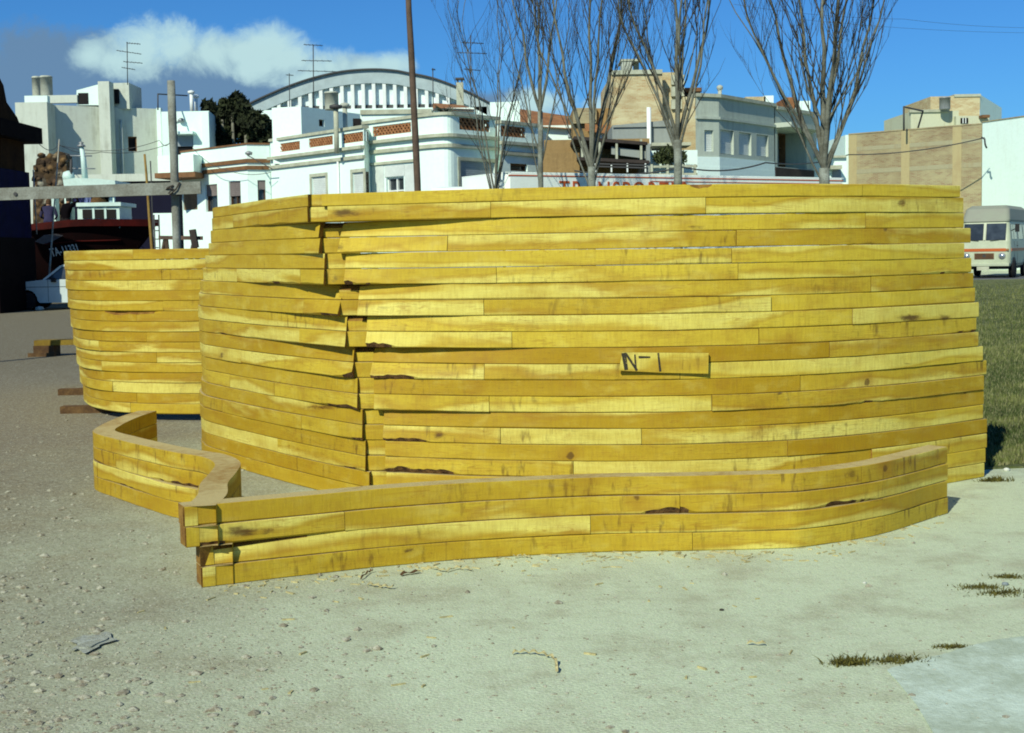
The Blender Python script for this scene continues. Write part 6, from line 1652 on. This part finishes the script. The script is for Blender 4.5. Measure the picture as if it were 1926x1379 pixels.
for v_ in (0,):
    # roof of a pale van just showing between stack and corner house
    r = thing('parked_van', (*XY(832, 50), 0), 'white vehicle roof with an orange rim just showing above the tall stack', 'van')
    a = Wy(815, 353, 50); c = Wy(849, 353, 50); zt_ = ZY(832, 350.5, 50)
    mb = MB(); loft_pts = []
    for z, ins in ((.5, 0), (1.4, 0), (zt_-.25, .08), (zt_-.06, .16), (zt_, .5)):
        loft_pts.append([(a.x-.2+ins, 50+ins, z), (c.x+1.3-ins, 50+ins, z), (c.x+1.3-ins, 51.8-ins, z), (a.x-.2+ins, 51.8-ins, z)])
    ids = mb.grid(loft_pts, closed=True, smooth=False); mb.face(ids[0][::-1]); mb.face(ids[-1]); mb.build('body', M_LORRY, r)
    mb = MB(); mb.box((a.x-.12, 50.05, zt_-.20), (c.x+1.2, 50.10, zt_-.15)); mb.build('rim_line', M_ORG, r)
    for x in (a.x+.3, c.x+.8):
        mb = MB(); mb.lathe([(.2, -.1), (.3, -.1), (.32, 0), (.3, .1), (.2, .1)], (0, 0, 0), 18, axis='Y', M=Matrix.Translation((x, 50.1, .32))); mb.build('wheel', M_TYRE, r)

# ================================================================== bare trees
M_BARKT = mat('grey_bark', (.28, .31, .26), .9, col2=(.11, .115, .09), scale=3.5, bump=.015, bscale=25)
M_TWIG = mat('twigs', (.075, .068, .05), .9, col2=(.03, .027, .02), scale=2)
M_LIMB = mat('limb_bark', (.19, .20, .16), .9, col2=(.075, .075, .055), scale=2.2, bump=.012, bscale=25)
def bare_tree(px, pyb, Y, rb, forks, ztop, seed, label, lean=0.0, shoots=7, twig=3, base_px=None):
    q = random.Random(seed)
    a = Wy(px, pyb, Y); base = Vector((Wy(base_px or px, 520, Y).x, Y, 0))
    root = thing('bare_tree', base, label, 'tree', 'bare winter trees behind the tall stack')
    zf = forks[0][0]; x0 = a.x
    top_ = Vector((x0+lean*.3, Y, zf))
    mb = MB(); mt = MB()
    n = 8; pts = [base.lerp(top_, i/n)+Vector((q.uniform(-1, 1), q.uniform(-1, 1), 0))*.012 for i in range(n+1)]
    pts[-1] = top_
    mb.tube(pts, [rb*1.25]+[rb*(1.08-.12*i/n) for i in range(1, n+1)], 10)
    mb.build('trunk', M_BARKT, root)
    mb = MB()
    def twigs(p, d, L, r0, depth):
        m = 5; P = [p.copy()]; dd = d.copy()
        for i in range(m):
            dd = (dd+Vector((q.uniform(-.20, .20), q.uniform(-.20, .20), .16))).normalized(); P.append(P[-1]+dd*L/m)
        (mt if r0 < .02 else mb).tube(P, [r0*(1-.82*i/m) for i in range(m+1)], 5 if r0 > .012 else 4, cap=False)
        if depth > 0:
            for k in range(twig+(1 if depth > 1 else 0)):
                i = q.randint(1, m-1); an = q.uniform(0, 6.28)
                d2 = (dd*.9+Vector((math.cos(an)*.45, math.sin(an)*.45, .25))).normalized()
                twigs(P[i].lerp(P[i+1], q.random()), d2, L*q.uniform(.35, .6), max(.0034, r0*.5), depth-1)
    nl = len(forks)
    for j, (zs0, ang, spread, rr) in enumerate(forks):
        # limb leaves the trunk at height zs0 towards ang (0 = right in the photo), rises in a vase shape
        st = base.lerp(top_, min(1, zs0/zf)); 
        if zs0 > zf: st = Vector((top_.x, top_.y, top_.z))
        rr *= .84; L = ztop-zs0+q.uniform(-.6, .6); m = 12; P = [st]; rad = [rr]
        ph = q.uniform(0, 6)
        for i in range(1, m+1):
            s_ = i/m; off = spread*1.45*(1-(1-s_)**1.45)*(1+.10*math.sin(ph+s_*5))+.10*math.sin(ph*2+s_*8)*s_**.7
            P.append(st+Vector((math.cos(ang)*off+lean*s_+.05*math.sin(ph+i*1.9)*s_, math.sin(ang)*off, L*s_))); rad.append(max(.008, rr*(1-s_)**.8))
        mb.tube(P, rad, 8, cap=False)
        for k in range(shoots+2):
            s_ = q.uniform(.10, .92); i = min(m-1, int(s_*m)); p = P[i].lerp(P[i+1], s_*m-i)
            an = ang+q.gauss(0, 1.1); 
            d = Vector((math.cos(an)*q.uniform(.35, .8), math.sin(an)*q.uniform(.35, .8), 1)).normalized()
            twigs(p, d, min(L*(1-s_)+.7, q.uniform(1.2, 2.8)), max(.0065, min(.022, rad[i]*.42)), 2 if s_ < .6 else 1)
    mb.v_off = 0
    b0 = len(mb.v); mb.v += mt.v; mb.f += [tuple(i+b0 for i in f_) for f_ in mt.f]; mb.mi += [1]*len(mt.f); mb.uv += mt.uv; mb.sm += mt.sm
    mb.build('crown', [M_LIMB, M_TWIG], root)
PI = math.pi
bare_tree(931, 345, 34, .055, [(3.0, 0.2, .6, .034), (3.0, 2.6, .55, .032), (2.7, 3.4, .65, .026), (3.2, -1.2, .5, .034), (3.1, 1.3, .4, .03), (2.6, 0.0, .5, .022), (2.8, 3.0, .5, .024)], 8.0, 21, 'thinnest bare tree, a spray of slim shoots in front of the rounded corner house', shoots=5, twig=2)
bare_tree(1018, 345, 33, .068, [(5.0, 2.9, .55, .05), (5.0, .3, .5, .045), (5.0, 1.6, .25, .055), (3.9, 3.3, .75, .026), (3.6, .1, .7, .026), (4.4, -1.4, .5, .03), (3.0, 2.2, .6, .018)], 9.2, 34, 'slim single-stemmed bare tree second from the left', shoots=6, twig=2)
bare_tree(1113, 345, 31, .092, [(3.5, 2.75, .80, .062), (3.55, .35, .75, .066), (3.5, 1.5, .2, .060), (3.3, 3.1, 1.05, .034), (3.2, .05, 1.0, .034), (3.5, -1.3, .6, .045), (2.9, 2.9, .95, .026), (2.8, .3, .8, .024)], 9.2, 45, 'forked bare tree standing before the first letters of the lorry', shoots=7)
bare_tree(1275, 340, 30, .095, [(4.0, 2.85, .85, .050), (4.05, .25, .75, .055), (4.05, 1.5, .12, .064), (3.8, 3.2, 1.05, .040), (3.7, .0, .70, .038), (4.1, -1.5, .45, .052), (3.6, 2.6, .8, .030), (4.0, 1.0, .45, .04)], 9.0, 57, 'bare tree with a clean pale trunk and vase crown, left of the grey building', shoots=8)
bare_tree(1550, 340, 27, .108, [(3.15, 2.95, 1.0, .060), (3.2, .15, .95, .058), (3.3, 1.6, .12, .085), (3.1, 3.2, 1.5, .040), (3.0, .0, 1.25, .036), (3.3, -1.4, .5, .070), (3.25, 2.4, .5, .064), (3.25, .7, .5, .060), (2.8, 3.0, 1.55, .026), (2.8, .2, .75, .022)], 8.6, 68, 'thickest bare tree, many heavy limbs, right of the grey building', shoots=8)

# ================================================================== wires
def cable(pts, rad, label, sag=.0, group='overhead wires'):
    P = []
    for a, c in zip(pts, pts[1:]):
        for i in range(12):
            t_ = i/12; P.append(a.lerp(c, t_)-Vector((0, 0, sag*4*t_*(1-t_))))
    P.append(pts[-1]); mb = MB(); mb.tube(P, rad, 5); tag(mb.build('overhead_wire', M_IRON), label, 'wire', group)
cable([Wy(1852, 259, 77.0), Wy(1596, 291, 79), Wy(1440, 306, 60), Wy(1282, 314, 57.8), Wy(1080, 321, 57.5)], .035, 'thick black cable sagging from the white house end across the grey building', .25)
mb = MB(); mb.tube([Wy(1846, 258, 76.9), Wy(1852, 262, 76.8), Wy(1853, 272, 76.8), Wy(1856, 279, 76.8)], .05, 6); tag(mb.build('cable_loop', M_IRON), 'loop of slack cable hanging on the white house end', 'wire')
cable([Wy(60, 253, 62), Wy(110, 273, 84), Wy(300, 264, 84), Wy(326, 253, 84)], .02, 'upper thin wire crossing the old white block', .5)
cable([Wy(108, 270, 84), Wy(190, 286, 84.5), Wy(325, 268, 86)], .02, 'lower sagging wire crossing the old white block', .3)
cable([Wy(465, 292, 69.5), Wy(512, 318, 69.3)], .025, 'short cable between the brown string courses and the lattice house')
cable([Wy(362, 278, 72), Wy(420, 318, 71), Wy(510, 324, 69.4)], .015, 'faint slack wire across the brown striped house front', .2)
cable([Wy(1380, 8, 40), Wy(1700, 36, 44), Wy(2000, 52, 48)], .0045, 'upper faint wire against the sky at the top right', .1)
cable([Wy(1500, 36, 44), Wy(1950, 62, 50)], .0045, 'lower faint wire against the sky at the top right', .1)
mb = MB(); p = Wy(341, 231, 88.3); mb.lathe([(.05, 0), (.2, .1), (.22, .2), (.1, .3)], p, 12); mb.tube([p+Vector((0, .1, .2)), p+Vector((-.8, .2, -.1))], .04, 6); tag(mb.build('wall_lamp', M_METAL), 'round metal lamp on the white wing behind the grey post', 'lamp')
mb = MB(); p = Wy(468, 292.5, 69.3); mb.lathe([(.05, 0), (.18, .06), (.2, .15), (.06, .22)], p, 12); mb.tube([p+Vector((0, .0, .1)), p+Vector((0, .8, .1))], .03, 6); tag(mb.build('wall_lamp', M_METAL), 'small round lamp at the corner of the brown striped house', 'lamp')
mb = MB(); p = Wy(838, 215, 62.5)
for i in range(26):
    an, ln = rs.uniform(0, 6.28), rs.uniform(.25, .6); d = Vector((math.cos(an)*ln, math.sin(an)*ln, rs.uniform(.15, .5)))
    s_ = Vector((-math.sin(an), math.cos(an), 0))*.035; mb.quad(p-s_, p+s_, p+d*.6+s_*.7+Vector((0, 0, .05)), p+d)
mb.lathe([(.14, -.3), (.2, -.02), (.16, 0)], p, 10)
tag(mb.build('potted_agave', mat('agave', (.07, .09, .06), .8)), 'small spiky potted plant on the rounded corner parapet', 'plant')

# ================================================================== sky and light
EL, AZx, AZy = 37.0, -.46, -.89
sun_dir = Vector((AZx, AZy, 0)).normalized()*math.cos(R(EL))+Vector((0, 0, math.sin(R(EL))))
sl = bpy.data.lights.new('sun', 'SUN'); so = bpy.data.objects.new('sun', sl); COL.objects.link(so)
sl.energy = SUN_E; sl.angle = R(.5); sl.color = (1.0, .985, .80)
so.rotation_euler = (-sun_dir).to_track_quat('-Z', 'Y').to_euler(); so.location = (0, -5, 30)
w = bpy.data.worlds.new('World'); scene.world = w; w.use_nodes = True
t = NT(w.node_tree); bg = w.node_tree.nodes['Background']
sky = t.node('ShaderNodeTexSky', sky_type='NISHITA'); sky.sun_disc = False; sky.sun_elevation = R(EL); sky.sun_rotation = math.atan2(AZx, AZy)
sky.air_density = 1.0; sky.dust_density = .3; sky.ozone_density = 2.5
skyc = t.mix(1.0, sky.outputs[0], c4(SKY_TINT), 'MULTIPLY')
dv = t.node('ShaderNodeTexCoord').outputs['Generated']; dx, dy, dz = t.sep(dv)
yy = t.math('MAXIMUM', dy, .02); U = t.math('DIVIDE', dx, yy); Vv = t.math('DIVIDE', dz, yy)
def puff(px, py, rx, ry):
    d = ray(px, py); u, v = d.x/d.y, d.z/d.y; a, b_ = rx/F, ry/F
    x = t.math('DIVIDE', t.math('SUBTRACT', U, u), a); y = t.math('DIVIDE', t.math('SUBTRACT', Vv, v), b_)
    return t.math('SUBTRACT', 1.0, t.math('SQRT', t.math('ADD', t.math('MULTIPLY', x, x), t.math('MULTIPLY', y, y))))
def union(l):
    r = puff(*l[0])
    for e_ in l[1:]: r = t.math('SMOOTH_MAX', r, puff(*e_), .15)
    return r
uvv = t.comb(U, Vv)
nA = t.noise(uvv, 24, 10, .66, .5); nB = t.noise(uvv, 70, 8, .65, .6)
ns = t.math('ADD', t.math('MULTIPLY', t.math('SUBTRACT', nA, .5), 1.5), t.math('MULTIPLY', t.math('SUBTRACT', nB, .5), .5))
bright = union([(265, 95, 90, 62), (330, 88, 80, 55), (215, 115, 60, 40), (400, 100, 75, 55), (500, 88, 95, 55), (545, 110, 70, 50), (480, 120, 60, 40), (730, 122, 55, 30), (690, 128, 70, 32), (620, 125, 85, 42), (170, 105, 60, 42), (580, 150, 90, 30), (450, 95, 70, 45), (1010, 195, 80, 35), (1150, 200, 60, 25)])
grey = union([(110, 120, 130, 62), (60, 160, 110, 60), (200, 175, 190, 70), (360, 180, 210, 70), (520, 175, 170, 60), (640, 150, 110, 40), (430, 130, 120, 50), (940, 205, 90, 30), (-60, 160, 140, 70)])
gm_ = t.math('MULTIPLY', t.ramp(t.math('ADD', grey, ns), -.40, .25), .90); bm_ = t.ramp(t.math('ADD', bright, ns), -.06, .36)
shade = t.math('MULTIPLY', bm_, t.ramp(t.math('ADD', nA, t.math('MULTIPLY', t.math('SUBTRACT', bright, .3), .5)),   .30, .78, .25, .92))
front = t.ramp(dy, .05, .3)
cc = t.mix(t.math('MULTIPLY', gm_, front), skyc, c4(CLOUD_GREY)); cc = t.mix(t.math('MULTIPLY', shade, front), cc, c4(CLOUD_LIGHT))
t.l.new(cc, bg.inputs['Color']); bg.inputs['Strength'].default_value = SKY_S
scene.view_settings.view_transform = 'Standard'; scene.view_settings.look = 'None'; scene.view_settings.gamma = 1.0
scene.view_settings.exposure = EXPO
scene.cycles.filter_width = 1.9
scene.cycles.max_bounces = 6
scene.render.film_transparent = False
